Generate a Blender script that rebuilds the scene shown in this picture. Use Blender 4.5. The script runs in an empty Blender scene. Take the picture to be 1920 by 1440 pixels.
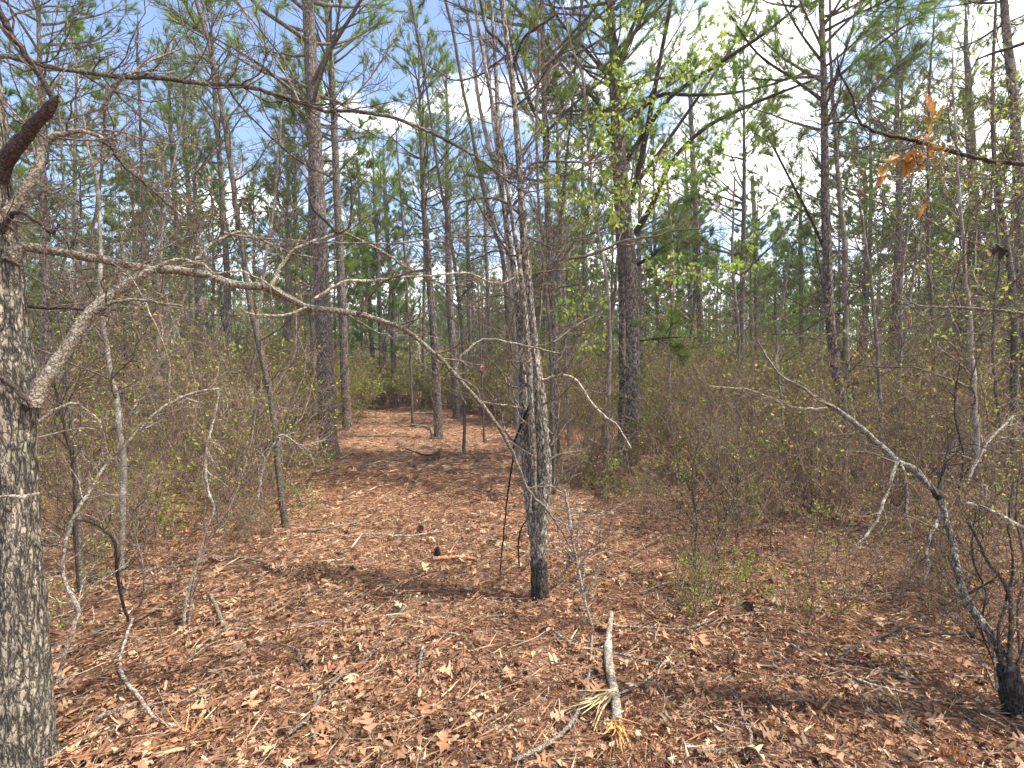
import bpy, math, random
import numpy as np
from mathutils import Vector, Matrix, noise as mnoise
S = bpy.context.scene
COL = S.collection
rng = np.random.default_rng(7)
random.seed(7)

# ------------------------------------------------------------------ camera
CAMZ = 1.5
PITCH = math.radians(1.2)
cam = bpy.data.cameras.new('camera'); camo = bpy.data.objects.new('camera', cam); COL.objects.link(camo)
cam.sensor_width = 36; cam.lens = 18; cam.clip_end = 2000; cam.clip_start = 0.05
camo.location = (0, 0, CAMZ); camo.rotation_euler = (math.radians(90) - PITCH, 0, 0)
S.camera = camo
# ------------------------------------------------------------------ light
SUN_EL, SUN_AZ = math.radians(62), math.radians(98)     # azimuth clockwise from +Y (straight ahead)
sd = Vector((math.sin(SUN_AZ) * math.cos(SUN_EL), math.cos(SUN_AZ) * math.cos(SUN_EL), math.sin(SUN_EL)))
sl = bpy.data.lights.new('sun', 'SUN'); sl.energy = 4.2; sl.angle = math.radians(0.6); sl.color = (1, .95, .87)
so = bpy.data.objects.new('sun', sl); COL.objects.link(so); so.rotation_euler = sd.to_track_quat('Z', 'Y').to_euler(); so.location = (0, 0, 40)
W = bpy.data.worlds.new('World'); S.world = W; W.use_nodes = True
nt = W.node_tree; nt.nodes.clear(); N = nt.nodes.new; Lk = nt.links.new
out = N('ShaderNodeOutputWorld'); sky = N('ShaderNodeTexSky'); sky.sky_type = 'NISHITA'; sky.sun_disc = False
sky.sun_elevation = SUN_EL; sky.sun_rotation = SUN_AZ; sky.air_density = 1.0; sky.dust_density = 1.2; sky.ozone_density = 2.0
bg = N('ShaderNodeBackground'); bg.inputs[1].default_value = 0.15; Lk(sky.outputs[0], bg.inputs[0])
bc = N('ShaderNodeBackground'); bc.inputs[0].default_value = (1, .99, .97, 1); bc.inputs[1].default_value = 1.65
mx = N('ShaderNodeMixShader'); Lk(bg.outputs[0], mx.inputs[1]); Lk(bc.outputs[0], mx.inputs[2]); Lk(mx.outputs[0], out.inputs[0])
tc = N('ShaderNodeTexCoord'); sep = N('ShaderNodeSeparateXYZ'); Lk(tc.outputs['Generated'], sep.inputs[0])
mp = N('ShaderNodeMapping'); mp.inputs['Scale'].default_value = (1, 1, 2.6); mp.inputs['Location'].default_value = (.35, .1, .2); Lk(tc.outputs['Generated'], mp.inputs[0])
nz = N('ShaderNodeTexNoise'); nz.inputs['Scale'].default_value = 3.1; nz.inputs['Detail'].default_value = 9; nz.inputs['Roughness'].default_value = .58; Lk(mp.outputs[0], nz.inputs[0])
def math_node(op, a, b=None, c=None):
    m = N('ShaderNodeMath'); m.operation = op
    for i, v in enumerate((a, b, c)):
        if v is None: continue
        if isinstance(v, (int, float)): m.inputs[i].default_value = v
        else: Lk(v, m.inputs[i])
    return m.outputs[0]
# more cloud towards the right (+x) and towards the horizon, a blue opening to the upper left
b1 = math_node('MULTIPLY_ADD', sep.outputs['X'], 0.15, nz.outputs[0])
b2 = math_node('MULTIPLY_ADD', sep.outputs['Z'], -0.26, b1)
mr = N('ShaderNodeMapRange'); mr.interpolation_type = 'SMOOTHSTEP'; mr.inputs[1].default_value = .365; mr.inputs[2].default_value = .53; Lk(b2, mr.inputs[0])
Lk(mr.outputs[0], mx.inputs[0])
S.view_settings.view_transform = 'Standard'; S.view_settings.look = 'None'; S.view_settings.gamma = 1
S.view_settings.exposure = 1.13
S.cycles.use_denoising = True
S.cycles.max_bounces = 6; S.cycles.diffuse_bounces = 3; S.cycles.transmission_bounces = 4; S.cycles.transparent_max_bounces = 4
S.cycles.use_light_tree = False

# ------------------------------------------------------------------ coordinates
def gh(x, y):
    """height of the ground"""
    x = np.asarray(x, float); y = np.asarray(y, float)
    return .035 * np.sin(x * .9 + 1.3) * np.cos(y * .7) + .02 * np.sin(x * 2.3 + y * 1.7) + .008 * np.sin(x * 6.1 - y * 4.3) - .0
def P(px, py, d):
    """world point seen at pixel (px, py) of the 1920x1440 photo at forward distance d"""
    u = (px - 960) / 960; w = (720 - py) / 960
    t = d / (math.cos(PITCH) + w * math.sin(PITCH))
    return np.array([u * t, d, CAMZ + t * (w * math.cos(PITCH) - math.sin(PITCH))])
def G(px, py):
    """world point on the ground seen at pixel (px, py)"""
    z = 0.
    for _ in range(4):
        u = (px - 960) / 960; w = (720 - py) / 960
        k = w * math.cos(PITCH) - math.sin(PITCH)
        t = (z - CAMZ) / k
        x = u * t; y = t * (math.cos(PITCH) + w * math.sin(PITCH))
        z = float(gh(x, y))
    return np.array([x, y, z])

# ------------------------------------------------------------------ mesh collecting
class MB:
    def __init__(s): s.V = []; s.F = {3: [], 4: []}; s.M = {3: [], 4: []}; s.C = []; s.n = 0
    def add(s, V, F, mat=0, C=None):
        V = np.asarray(V, np.float32); F = np.asarray(F, np.int64); k = F.shape[1]
        s.V.append(V); s.F[k].append(F + s.n); s.M[k].append(np.full(len(F), mat, np.int32))
        if C is None: C = np.ones((len(V), 3), np.float32)
        C = np.asarray(C, np.float32)
        if C.ndim == 1: C = np.tile(C, (len(V), 1))
        s.C.append(C); s.n += len(V)
    def arrays(s):
        return np.concatenate(s.V), {k: (np.concatenate(s.F[k]) if s.F[k] else np.zeros((0, k), np.int64)) for k in (3, 4)}, np.concatenate(s.C)
    def build(s, name, mats, parent=None, origin=None, smooth=True):
        me = s.mesh(name, mats, origin, smooth)
        o = bpy.data.objects.new(name, me); COL.objects.link(o)
        if parent is not None: o.parent = parent
        elif origin is not None: o.location = origin
        return o
    def mesh(s, name, mats, origin=None, smooth=True):
        V, F, C = s.arrays()
        if origin is not None: V = V - np.asarray(origin, np.float32)
        me = bpy.data.meshes.new(name)
        nf = len(F[3]) + len(F[4])
        me.vertices.add(len(V)); me.vertices.foreach_set('co', V.ravel())
        li = np.concatenate([F[3].ravel(), F[4].ravel()]).astype(np.int32)
        me.loops.add(len(li)); me.loops.foreach_set('vertex_index', li)
        me.polygons.add(nf)
        st = np.concatenate([np.arange(len(F[3])) * 3, len(F[3]) * 3 + np.arange(len(F[4])) * 4]).astype(np.int32)
        me.polygons.foreach_set('loop_start', st)
        me.polygons.foreach_set('use_smooth', np.full(nf, smooth))
        mi = np.concatenate([np.concatenate(s.M[k]) if s.M[k] else np.zeros(0, np.int32) for k in (3, 4)]).astype(np.int32)
        me.polygons.foreach_set('material_index', mi)
        at = me.color_attributes.new('Col', 'FLOAT_COLOR', 'POINT')
        c4 = np.ones((len(V), 4), np.float32); c4[:, :3] = C
        at.data.foreach_set('color', c4.ravel())
        if not isinstance(mats, (list, tuple)): mats = [mats]
        for m in mats: me.materials.append(m)
        me.update(calc_edges=True)
        return me

_fc = {}
def tube_faces(n, k):
    if (n, k) not in _fc:
        i = np.arange(n - 1)[:, None] * k; j = np.arange(k)[None, :]; j2 = (j + 1) % k
        _fc[(n, k)] = np.stack([i + j, i + j2, i + j2 + k, i + j + k], -1).reshape(-1, 4)
    return _fc[(n, k)]
_cs = {k: (np.cos(np.arange(k) * 2 * np.pi / k), np.sin(np.arange(k) * 2 * np.pi / k)) for k in range(3, 49)}
def tube(mb, pts, rad, k=5, mat=0, col=None, cap=False, disp=None):
    pts = np.asarray(pts, float); rad = np.asarray(rad, float); n = len(pts)
    t = np.empty_like(pts); t[1:-1] = pts[2:] - pts[:-2]; t[0] = pts[1] - pts[0]; t[-1] = pts[-1] - pts[-2]
    t /= np.sqrt((t * t).sum(1))[:, None] + 1e-9
    a = np.abs(t).mean(0); ref = np.zeros(3); ref[int(a.argmin())] = 1
    b = np.cross(t, ref); b /= np.sqrt((b * b).sum(1))[:, None] + 1e-9
    c = np.cross(b, t)
    cs, sn = _cs[k]
    R = rad[:, None] * np.ones(k)[None]
    if disp is not None: R = R * disp(pts, n, k)
    V = pts[:, None, :] + R[..., None] * (cs[None, :, None] * b[:, None, :] + sn[None, :, None] * c[:, None, :])
    V = V.reshape(-1, 3)
    F = tube_faces(n, k)
    mb.add(V, F, mat, col)
    if cap:
        j = np.arange(k)
        for base, p in (((n - 1) * k, pts[-1]), (0, pts[0])):
            mb.add(np.vstack([V[base:base + k], p[None]]), np.stack([j, (j + 1) % k, np.full(k, k)], -1), mat, col if col is None or np.ndim(col) == 1 else None)
def smooth_path(pts, step):
    """Catmull-Rom through rows (x,y,z,r)"""
    pts = np.asarray(pts, float)
    e = np.vstack([2 * pts[0] - pts[1], pts, 2 * pts[-1] - pts[-2]])
    o = []
    for i in range(1, len(e) - 2):
        p0, p1, p2, p3 = e[i - 1:i + 3]
        m = max(1, int(math.ceil(np.linalg.norm((p2 - p1)[:3]) / step)))
        t = (np.arange(m) / m)[:, None]
        o.append(.5 * (2 * p1 + (p2 - p0) * t + (2 * p0 - 5 * p1 + 4 * p2 - p3) * t ** 2 + (3 * p1 - p0 - 3 * p2 + p3) * t ** 3))
    o.append(pts[-1:]); o = np.vstack(o); o[:, 3] = np.maximum(o[:, 3], .0008)
    return o
def bark_disp(amp, fr=9., zf=5., seed=0.):
    def f(pts, n, k):
        out_ = np.ones((n, k))
        for j in range(k):
            ca, sa = math.cos(j * 2 * math.pi / k) * fr * .35, math.sin(j * 2 * math.pi / k) * fr * .35
            for i in range(n):
                q = Vector((ca + seed, sa, pts[i][2] * zf))
                out_[i, j] = 1 + amp * (mnoise.noise(q) + .8 * abs(mnoise.noise(q * 2.1)) - .25)
        return out_
    return f
def rot_random(n, r, flat=None):
    """n random rotation matrices; flat = max tilt (radians) off horizontal"""
    az = r.uniform(0, 2 * np.pi, n)
    if flat is None:
        q = r.normal(size=(n, 4)); q /= np.linalg.norm(q, axis=1)[:, None]
        w, x, y, z = q.T
        return np.stack([1 - 2 * (y * y + z * z), 2 * (x * y - z * w), 2 * (x * z + y * w), 2 * (x * y + z * w), 1 - 2 * (x * x + z * z), 2 * (y * z - x * w), 2 * (x * z - y * w), 2 * (y * z + x * w), 1 - 2 * (x * x + y * y)], -1).reshape(n, 3, 3)
    Z = np.zeros(n); O = np.ones(n)
    c, s_ = np.cos(az), np.sin(az)
    Rz = np.stack([c, -s_, Z, s_, c, Z, Z, Z, O], -1).reshape(n, 3, 3)
    a = r.normal(0, flat, n); b = r.normal(0, flat, n)
    Rx = np.stack([O, Z, Z, Z, np.cos(a), -np.sin(a), Z, np.sin(a), np.cos(a)], -1).reshape(n, 3, 3)
    Ry = np.stack([np.cos(b), Z, np.sin(b), Z, O, Z, -np.sin(b), Z, np.cos(b)], -1).reshape(n, 3, 3)
    return Rz @ Rx @ Ry
def rot_along(D, r):
    """matrices whose x axis is D"""
    D = D / (np.linalg.norm(D, axis=1)[:, None] + 1e-9)
    h = r.normal(size=D.shape); b = np.cross(D, h); b /= np.linalg.norm(b, axis=1)[:, None] + 1e-9
    return np.stack([D, b, np.cross(D, b)], -1)
def inst(mb, T, R, pos, sc, mat=0, C=None):
    """place template T=(V,F) n times"""
    TV, TF = T; n, k = len(pos), len(TV)
    sc = np.asarray(sc); sc = sc[:, None] if sc.ndim == 1 else sc
    V = np.einsum('nij,nkj->nki', R, TV[None] * sc[:, None, :]) + pos[:, None, :]
    F = (TF[None] + (np.arange(n) * k)[:, None, None]).reshape(-1, TF.shape[1])
    cc = None if C is None else np.repeat(C, k, 0)
    mb.add(V.reshape(-1, 3), F, mat, cc)
def inst_multi(mb, src, R, pos, sc, tint=None):
    """place a whole collected mesh (with colours and both face kinds) n times; single material per source face kept as 0"""
    V, F, C = src; n, k = len(pos), len(V)
    VV = (np.einsum('nij,kj->nki', R, V) * sc[:, None, None] + pos[:, None, :]).reshape(-1, 3)
    CC = np.tile(C, (n, 1)) if tint is None else (C[None] * tint[:, None, :]).reshape(-1, 3)
    off = mb.n
    mb.V.append(VV.astype(np.float32)); mb.C.append(CC.astype(np.float32)); mb.n += len(VV)
    for q in (3, 4):
        if len(F[q]):
            mb.F[q].append((F[q][None] + (np.arange(n) * k)[:, None, None]).reshape(-1, q) + off)
            mb.M[q].append(np.zeros(n * len(F[q]), np.int32))

# ------------------------------------------------------------------ naming
def tag(o, label=None, cat=None, group=None, kind=None):
    if label: o['label'] = label
    if cat: o['category'] = cat
    if group: o['group'] = group
    if kind: o['kind'] = kind
    return o
def thing(name, label, cat, loc, group=None):
    o = bpy.data.objects.new(name, None); COL.objects.link(o); o.location = [float(v) for v in loc]; o.empty_display_size = .1
    return tag(o, label, cat, group)
def part(name, me, parent, loc=(0, 0, 0), rot=(0, 0, 0), sc=1.):
    o = bpy.data.objects.new(name, me); COL.objects.link(o); o.parent = parent
    o.location = loc; o.rotation_euler = rot; o.scale = (sc, sc, sc) if np.isscalar(sc) else sc
    return o

# ------------------------------------------------------------------ materials
def new_mat(name):
    m = bpy.data.materials.new(name); m.use_nodes = True; t = m.node_tree; t.nodes.clear()
    return m, t
def ramp(t, fac, stops):
    r = t.nodes.new('ShaderNodeValToRGB'); cr = r.color_ramp
    while len(cr.elements) < len(stops): cr.elements.new(.5)
    for e, (p, c) in zip(cr.elements, stops): e.position = p; e.color = (*c, 1) if len(c) == 3 else c
    t.links.new(fac, r.inputs[0]); return r.outputs[0]
def mixc(t, fac, a, b, mode='MIX'):
    m = t.nodes.new('ShaderNodeMix'); m.data_type = 'RGBA'; m.blend_type = mode
    for sock, v in ((m.inputs[0], fac), (m.inputs[6], a), (m.inputs[7], b)):
        if hasattr(v, 'is_linked'): t.links.new(v, sock)
        elif isinstance(v, (int, float)): sock.default_value = v
        else: sock.default_value = (*v, 1)
    return m.outputs[2]
def tnoise(t, vec, scale, detail=4, rough=.6):
    n = t.nodes.new('ShaderNodeTexNoise'); n.inputs['Scale'].default_value = scale; n.inputs['Detail'].default_value = detail; n.inputs['Roughness'].default_value = rough
    t.links.new(vec, n.inputs[0]); return n.outputs[0]
def bark_mat(name, crack, mid, light, scale=40, zs=.3, lichen=None, char=None, bump=.6, lich_lo=.55, crackw=.12):
    m, t = new_mat(name); n = t.nodes.new; L = t.links.new
    tcn = n('ShaderNodeTexCoord'); mapn = n('ShaderNodeMapping'); mapn.inputs['Scale'].default_value = (1, 1, zs); L(tcn.outputs['Object'], mapn.inputs[0])
    oi = n('ShaderNodeObjectInfo')
    wob = n('ShaderNodeTexNoise'); wob.inputs['Scale'].default_value = scale * .5; wob.inputs['Detail'].default_value = 3; L(mapn.outputs[0], wob.inputs[0])
    va = n('ShaderNodeVectorMath'); va.operation = 'SCALE'; va.inputs['Scale'].default_value = 1.3 / scale; L(wob.outputs['Color'], va.inputs[0])
    ad = n('ShaderNodeVectorMath'); ad.operation = 'ADD'; L(mapn.outputs[0], ad.inputs[0]); L(va.outputs[0], ad.inputs[1])
    vo = n('ShaderNodeTexVoronoi'); vo.feature = 'DISTANCE_TO_EDGE'; vo.inputs['Scale'].default_value = scale; L(ad.outputs[0], vo.inputs[0])
    vc = n('ShaderNodeTexVoronoi'); vc.inputs['Scale'].default_value = scale; L(ad.outputs[0], vc.inputs[0])
    if crackw > .1:
        def ridge(vec, sc_, det):
            q = tnoise(t, vec, sc_, det, .55); s1 = n('ShaderNodeMath'); s1.operation = 'SUBTRACT'; s1.inputs[1].default_value = .5; L(q, s1.inputs[0])
            s2 = n('ShaderNodeMath'); s2.operation = 'ABSOLUTE'; L(s1.outputs[0], s2.inputs[0]); return s2.outputs[0]
        m2 = n('ShaderNodeMapping'); m2.inputs['Scale'].default_value = (1, 1, 2.2); m2.inputs['Location'].default_value = (3, 1, 7); L(mapn.outputs[0], m2.inputs[0])
        pa_ = ramp(t, ridge(mapn.outputs[0], scale * .75, 3), [(0, (0, 0, 0)), (crackw * .28, (.4, .4, .4)), (crackw * .8, (1, 1, 1))])
        pb_ = ramp(t, ridge(m2.outputs[0], scale * 1.1, 3), [(0, (.1, .1, .1)), (crackw * .18, (.6, .6, .6)), (crackw * .5, (1, 1, 1))])
        plate = mixc(t, 1., pa_, pb_, 'MULTIPLY')
    else:
        plate = ramp(t, vo.outputs['Distance'], [(0, (0, 0, 0)), (crackw, (.55, .55, .55)), (crackw * 3, (1, 1, 1))])
    nzf = tnoise(t, ad.outputs[0], scale * 2.2, 5, .7)
    body = mixc(t, nzf, mid, light)
    sp = n('ShaderNodeSeparateColor'); L(vc.outputs['Color'], sp.inputs[0])
    body = mixc(t, sp.outputs[0], body, mixc(t, .5, body, light), 'MIX')
    colr = mixc(t, plate, crack, body)
    if lichen:
        ln = tnoise(t, tcn.outputs['Object'], 7, 6, .7)
        lf = ramp(t, ln, [(lich_lo, (0, 0, 0)), (lich_lo + .1, (1, 1, 1))])
        lf2 = mixc(t, 1., lf, plate, 'MULTIPLY')
        lf2 = mixc(t, .6, (0, 0, 0), lf2)
        colr = mixc(t, lf2, colr, lichen)
    if char:
        sz = n('ShaderNodeSeparateXYZ'); L(tcn.outputs['Object'], sz.inputs[0])
        cn = tnoise(t, tcn.outputs['Object'], 9, 4)
        ma = n('ShaderNodeMath'); ma.operation = 'MULTIPLY_ADD'; ma.inputs[1].default_value = char * .5; L(cn, ma.inputs[0]); L(sz.outputs[2], ma.inputs[2])
        mr_ = n('ShaderNodeMapRange'); mr_.inputs[1].default_value = char * 1.45; mr_.inputs[2].default_value = char * .95; L(ma.outputs[0], mr_.inputs[0])
        mm = n('ShaderNodeMath'); mm.operation = 'MULTIPLY'; mm.inputs[1].default_value = .88; L(mr_.outputs[0], mm.inputs[0])
        colr = mixc(t, mm.outputs[0], colr, mixc(t, plate, (.006, .005, .005), mixc(t, nzf, (.022, .019, .017), (.085, .075, .066))))
    hv = n('ShaderNodeHueSaturation'); L(colr, hv.inputs['Color'])
    mrr = n('ShaderNodeMapRange'); mrr.inputs[3].default_value = .8; mrr.inputs[4].default_value = 1.2; L(oi.outputs['Random'], mrr.inputs[0]); L(mrr.outputs[0], hv.inputs['Value'])
    b = n('ShaderNodeBsdfPrincipled'); b.inputs['Roughness'].default_value = .92; b.inputs['Specular IOR Level'].default_value = .2
    L(hv.outputs[0], b.inputs['Base Color'])
    bp = n('ShaderNodeBump'); bp.inputs['Strength'].default_value = bump; bp.inputs['Distance'].default_value = .012
    hm = mixc(t, .35, plate, nzf); L(hm, bp.inputs['Height']); L(bp.outputs[0], b.inputs['Normal'])
    o = n('ShaderNodeOutputMaterial'); L(b.outputs[0], o.inputs[0]); return m
def leaf_mat(name, transl=.35, rough=.6, vary=.25, tint=(1, 1, 1), spec=.25):
    m, t = new_mat(name); n = t.nodes.new; L = t.links.new
    at = n('ShaderNodeAttribute'); at.attribute_name = 'Col'
    oi = n('ShaderNodeObjectInfo')
    c0 = mixc(t, 1., at.outputs['Color'], tint, 'MULTIPLY')
    tcn = n('ShaderNodeTexCoord'); nn = tnoise(t, tcn.outputs['Object'], 90, 3)
    c0 = mixc(t, .35, c0, mixc(t, 1., c0, ramp(t, nn, [(.3, (.35, .35, .35)), (.7, (1.5, 1.5, 1.5))]), 'MULTIPLY'))
    hv = n('ShaderNodeHueSaturation'); L(c0, hv.inputs['Color'])
    mrr = n('ShaderNodeMapRange'); mrr.inputs[3].default_value = 1 - vary; mrr.inputs[4].default_value = 1 + vary; L(oi.outputs['Random'], mrr.inputs[0]); L(mrr.outputs[0], hv.inputs['Value'])
    b = n('ShaderNodeBsdfPrincipled'); b.inputs['Roughness'].default_value = rough; b.inputs['Specular IOR Level'].default_value = spec
    L(hv.outputs[0], b.inputs['Base Color'])
    tr = n('ShaderNodeBsdfTranslucent'); L(hv.outputs[0], tr.inputs[0])
    ms = n('ShaderNodeMixShader'); ms.inputs[0].default_value = transl; L(b.outputs[0], ms.inputs[1]); L(tr.outputs[0], ms.inputs[2])
    o = n('ShaderNodeOutputMaterial'); L(ms.outputs[0], o.inputs[0]); return m
M = {
 'pine': bark_mat('pine_bark', (.022, .018, .017), (.13, .10, .085), (.36, .295, .255), 30, .5, lichen=(.3, .28, .25), lich_lo=.58),
 'pine_far': bark_mat('grey_pine_bark', (.04, .034, .03), (.13, .107, .092), (.30, .26, .225), 26, .4),
 'oak': bark_mat('oak_bark', (.018, .015, .012), (.15, .125, .095), (.40, .345, .27), 56, .2, lichen=(.36, .36, .25), bump=.9, crackw=.16),
 'charred': bark_mat('charred_oak_bark', (.02, .017, .014), (.29, .24, .185), (.60, .52, .42), 60, .3, lichen=(.45, .42, .33), char=.33, bump=.9, lich_lo=.5, crackw=.15),
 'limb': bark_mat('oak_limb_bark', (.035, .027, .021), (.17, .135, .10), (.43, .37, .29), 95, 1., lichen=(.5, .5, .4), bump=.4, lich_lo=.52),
 'shade_limb': bark_mat('shaded_limb_bark', (.012, .009, .008), (.05, .036, .03), (.12, .09, .075), 95, 1., bump=.4),  # darker copy of the limb bark, shade on the limbs painted into its colour
 'dark_limb': bark_mat('brown_limb_bark', (.02, .016, .013), (.09, .07, .055), (.26, .215, .17), 95, 1., lichen=(.4, .38, .3), bump=.4, lich_lo=.56),
 'dark_twig': bark_mat('dark_twig_bark', (.03, .022, .018), (.08, .06, .048), (.16, .125, .10), 60, 1., bump=.1),
 'smooth': bark_mat('smooth_grey_bark', (.05, .04, .032), (.13, .108, .085), (.30, .26, .21), 45, 3., lichen=(.62, .6, .53), bump=.2, lich_lo=.5, crackw=.05),
 'dark_smooth': bark_mat('dark_sapling_bark', (.035, .028, .022), (.11, .09, .072), (.23, .195, .155), 55, 1.5, lichen=(.4, .38, .32), bump=.3, lich_lo=.55),
 'twig': bark_mat('twig_bark', (.05, .036, .028), (.145, .108, .082), (.29, .23, .18), 60, 1., bump=.1),
 'pale': bark_mat('pale_stick_bark', (.09, .068, .05), (.25, .195, .145), (.50, .43, .33), 60, 1., lichen=(.7, .68, .6), bump=.3, lich_lo=.5),
 'shrub': bark_mat('shrub_bark', (.055, .033, .022), (.19, .118, .08), (.44, .315, .225), 50, 1., bump=.1),
 'burnt': bark_mat('burnt_bark', (.008, .007, .007), (.02, .018, .017), (.05, .045, .04), 60, .5, bump=.9),
 'red': bark_mat('red_pine_stick_bark', (.14, .06, .03), (.36, .17, .09), (.5, .28, .17), 60, 1., bump=.3),
 'needle': leaf_mat('pine_needles', .5, .45, .25),
 'leaf': leaf_mat('fresh_leaves', .5, .5, .2),
 'litter': leaf_mat('dead_leaves', .12, .7, .0, spec=.2),
 'wood': leaf_mat('torn_wood', .05, .7, .0),
}
def ground_mat():
    m, t = new_mat('forest_floor'); n = t.nodes.new; L = t.links.new
    tcn = n('ShaderNodeTexCoord'); v = tcn.outputs['Object']
    vo = n('ShaderNodeTexVoronoi'); vo.inputs['Scale'].default_value = 26; vo.inputs['Randomness'].default_value = 1
    wb = n('ShaderNodeTexNoise'); wb.inputs['Scale'].default_value = 18; wb.inputs['Detail'].default_value = 4; L(v, wb.inputs[0])
    sc_ = n('ShaderNodeVectorMath'); sc_.operation = 'SCALE'; sc_.inputs['Scale'].default_value = .06; L(wb.outputs['Color'], sc_.inputs[0])
    ad = n('ShaderNodeVectorMath'); ad.operation = 'ADD'; L(v, ad.inputs[0]); L(sc_.outputs[0], ad.inputs[1]); L(ad.outputs[0], vo.inputs[0])
    s1 = n('ShaderNodeSeparateColor'); L(vo.outputs['Color'], s1.inputs[0])
    needle = ramp(t, tnoise(t, v, 60, 6, .8), [(.3, (.06, .032, .02)), (.5, (.23, .12, .07)), (.68, (.42, .25, .15))])
    leaf = ramp(t, s1.outputs[0], [(0, (.08, .04, .022)), (.35, (.23, .115, .065)), (.7, (.36, .2, .125)), (1, (.5, .34, .22))])
    f = ramp(t, tnoise(t, v, .6, 4, .6), [(.42, (0, 0, 0)), (.58, (1, 1, 1))])
    c = mixc(t, f, needle, leaf)
    sand = ramp(t, tnoise(t, v, 1.1, 6, .7), [(.66, (0, 0, 0)), (.72, (1, 1, 1))])
    sf = mixc(t, .55, (0, 0, 0), sand)
    c = mixc(t, sf, c, (.33, .27, .22))
    b = n('ShaderNodeBsdfPrincipled'); b.inputs['Roughness'].default_value = .95; b.inputs['Specular IOR Level'].default_value = .1; L(c, b.inputs['Base Color'])
    bp = n('ShaderNodeBump'); bp.inputs['Distance'].default_value = .03; bp.inputs['Strength'].default_value = .8; L(tnoise(t, v, 40, 6, .75), bp.inputs['Height']); L(bp.outputs[0], b.inputs['Normal'])
    o = n('ShaderNodeOutputMaterial'); L(b.outputs[0], o.inputs[0]); return m
def flat_mat(name, col, rough=.5, transl=0.):
    m, t = new_mat(name); n = t.nodes.new; L = t.links.new
    b = n('ShaderNodeBsdfPrincipled'); b.inputs['Roughness'].default_value = rough; b.inputs['Base Color'].default_value = (*col, 1)
    nn = tnoise(t, n('ShaderNodeTexCoord').outputs['Object'], 30, 3); c = mixc(t, nn, tuple(v * .75 for v in col), tuple(min(1, v * 1.2) for v in col)); L(c, b.inputs['Base Color'])
    o = n('ShaderNodeOutputMaterial'); L(b.outputs[0], o.inputs[0]); return m

# ------------------------------------------------------------------ growing twigs
class Par:
    def __init__(s, **k):
        s.seg = .12; s.wig = .22; s.up = .06; s.kids = (6, 4, 3); s.ratio = (.3, .6); s.ang = (30, 65); s.tip = .35; s.minr = .0012; s.sides = (6, 4, 3, 3); s.kr = .55; s.t0 = .15
        s.__dict__.update(k)
def unit(v): return v / (math.sqrt(float((v * v).sum())) + 1e-9)
def grow(mb, p, d, L, r, lev, rg, A, tips=None, depth=0, mat=0, along=None):
    n = max(3, min(14, int(L / A.seg) + 1)); st = L / n
    pts = np.empty((n + 1, 3)); pts[0] = p; d = unit(np.asarray(d, float)); dirs = [d]
    W_ = rg.normal(0, A.wig, (n, 3))
    for i in range(n):
        dd = d + W_[i]; dd[2] += A.up; d = unit(dd); pts[i + 1] = pts[i] + d * st; dirs.append(d)
    tt = np.linspace(0, 1, n + 1); rad = np.maximum(r * (1 - tt * (1 - A.tip)), A.minr)
    tube(mb, pts, rad, A.sides[min(depth, len(A.sides) - 1)], mat)
    if tips is not None and lev <= 1: tips.append((pts[-1], d))
    if along is not None and lev <= 1:
        for i in range(1, n + 1): along.append((pts[i], dirs[i]))
    if lev <= 0: return
    nk = A.kids[min(depth, len(A.kids) - 1)]; nk = max(1, int(nk * rg.uniform(.6, 1.4) + .5))
    for j in range(nk):
        t = rg.uniform(A.t0, .98); f = t * n; i = int(f); fr = f - i
        q = pts[i] * (1 - fr) + pts[min(i + 1, n)] * fr
        dv = dirs[min(i + 1, n)]
        ax = unit(np.cross(dv, rg.normal(size=3))); a = math.radians(rg.uniform(*A.ang))
        nd = dv * math.cos(a) + ax * math.sin(a)
        grow(mb, q, nd, L * rg.uniform(*A.ratio) * (1.15 - .6 * t), max(rad[i] * A.kr, A.minr), lev - 1, rg, A, tips, depth + 1, mat, along)
def path_points(path, rg, n, t0=0., t1=1.):
    """n random places on a smoothed path with rows (x,y,z,r): point, direction, radius"""
    o = []
    for _ in range(n):
        f = rg.uniform(t0, t1) * (len(path) - 2); i = int(f)
        q = path[i] + (path[i + 1] - path[i]) * (f - i)
        o.append((q[:3], unit((path[i + 1] - path[i])[:3]), q[3]))
    return o
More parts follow.
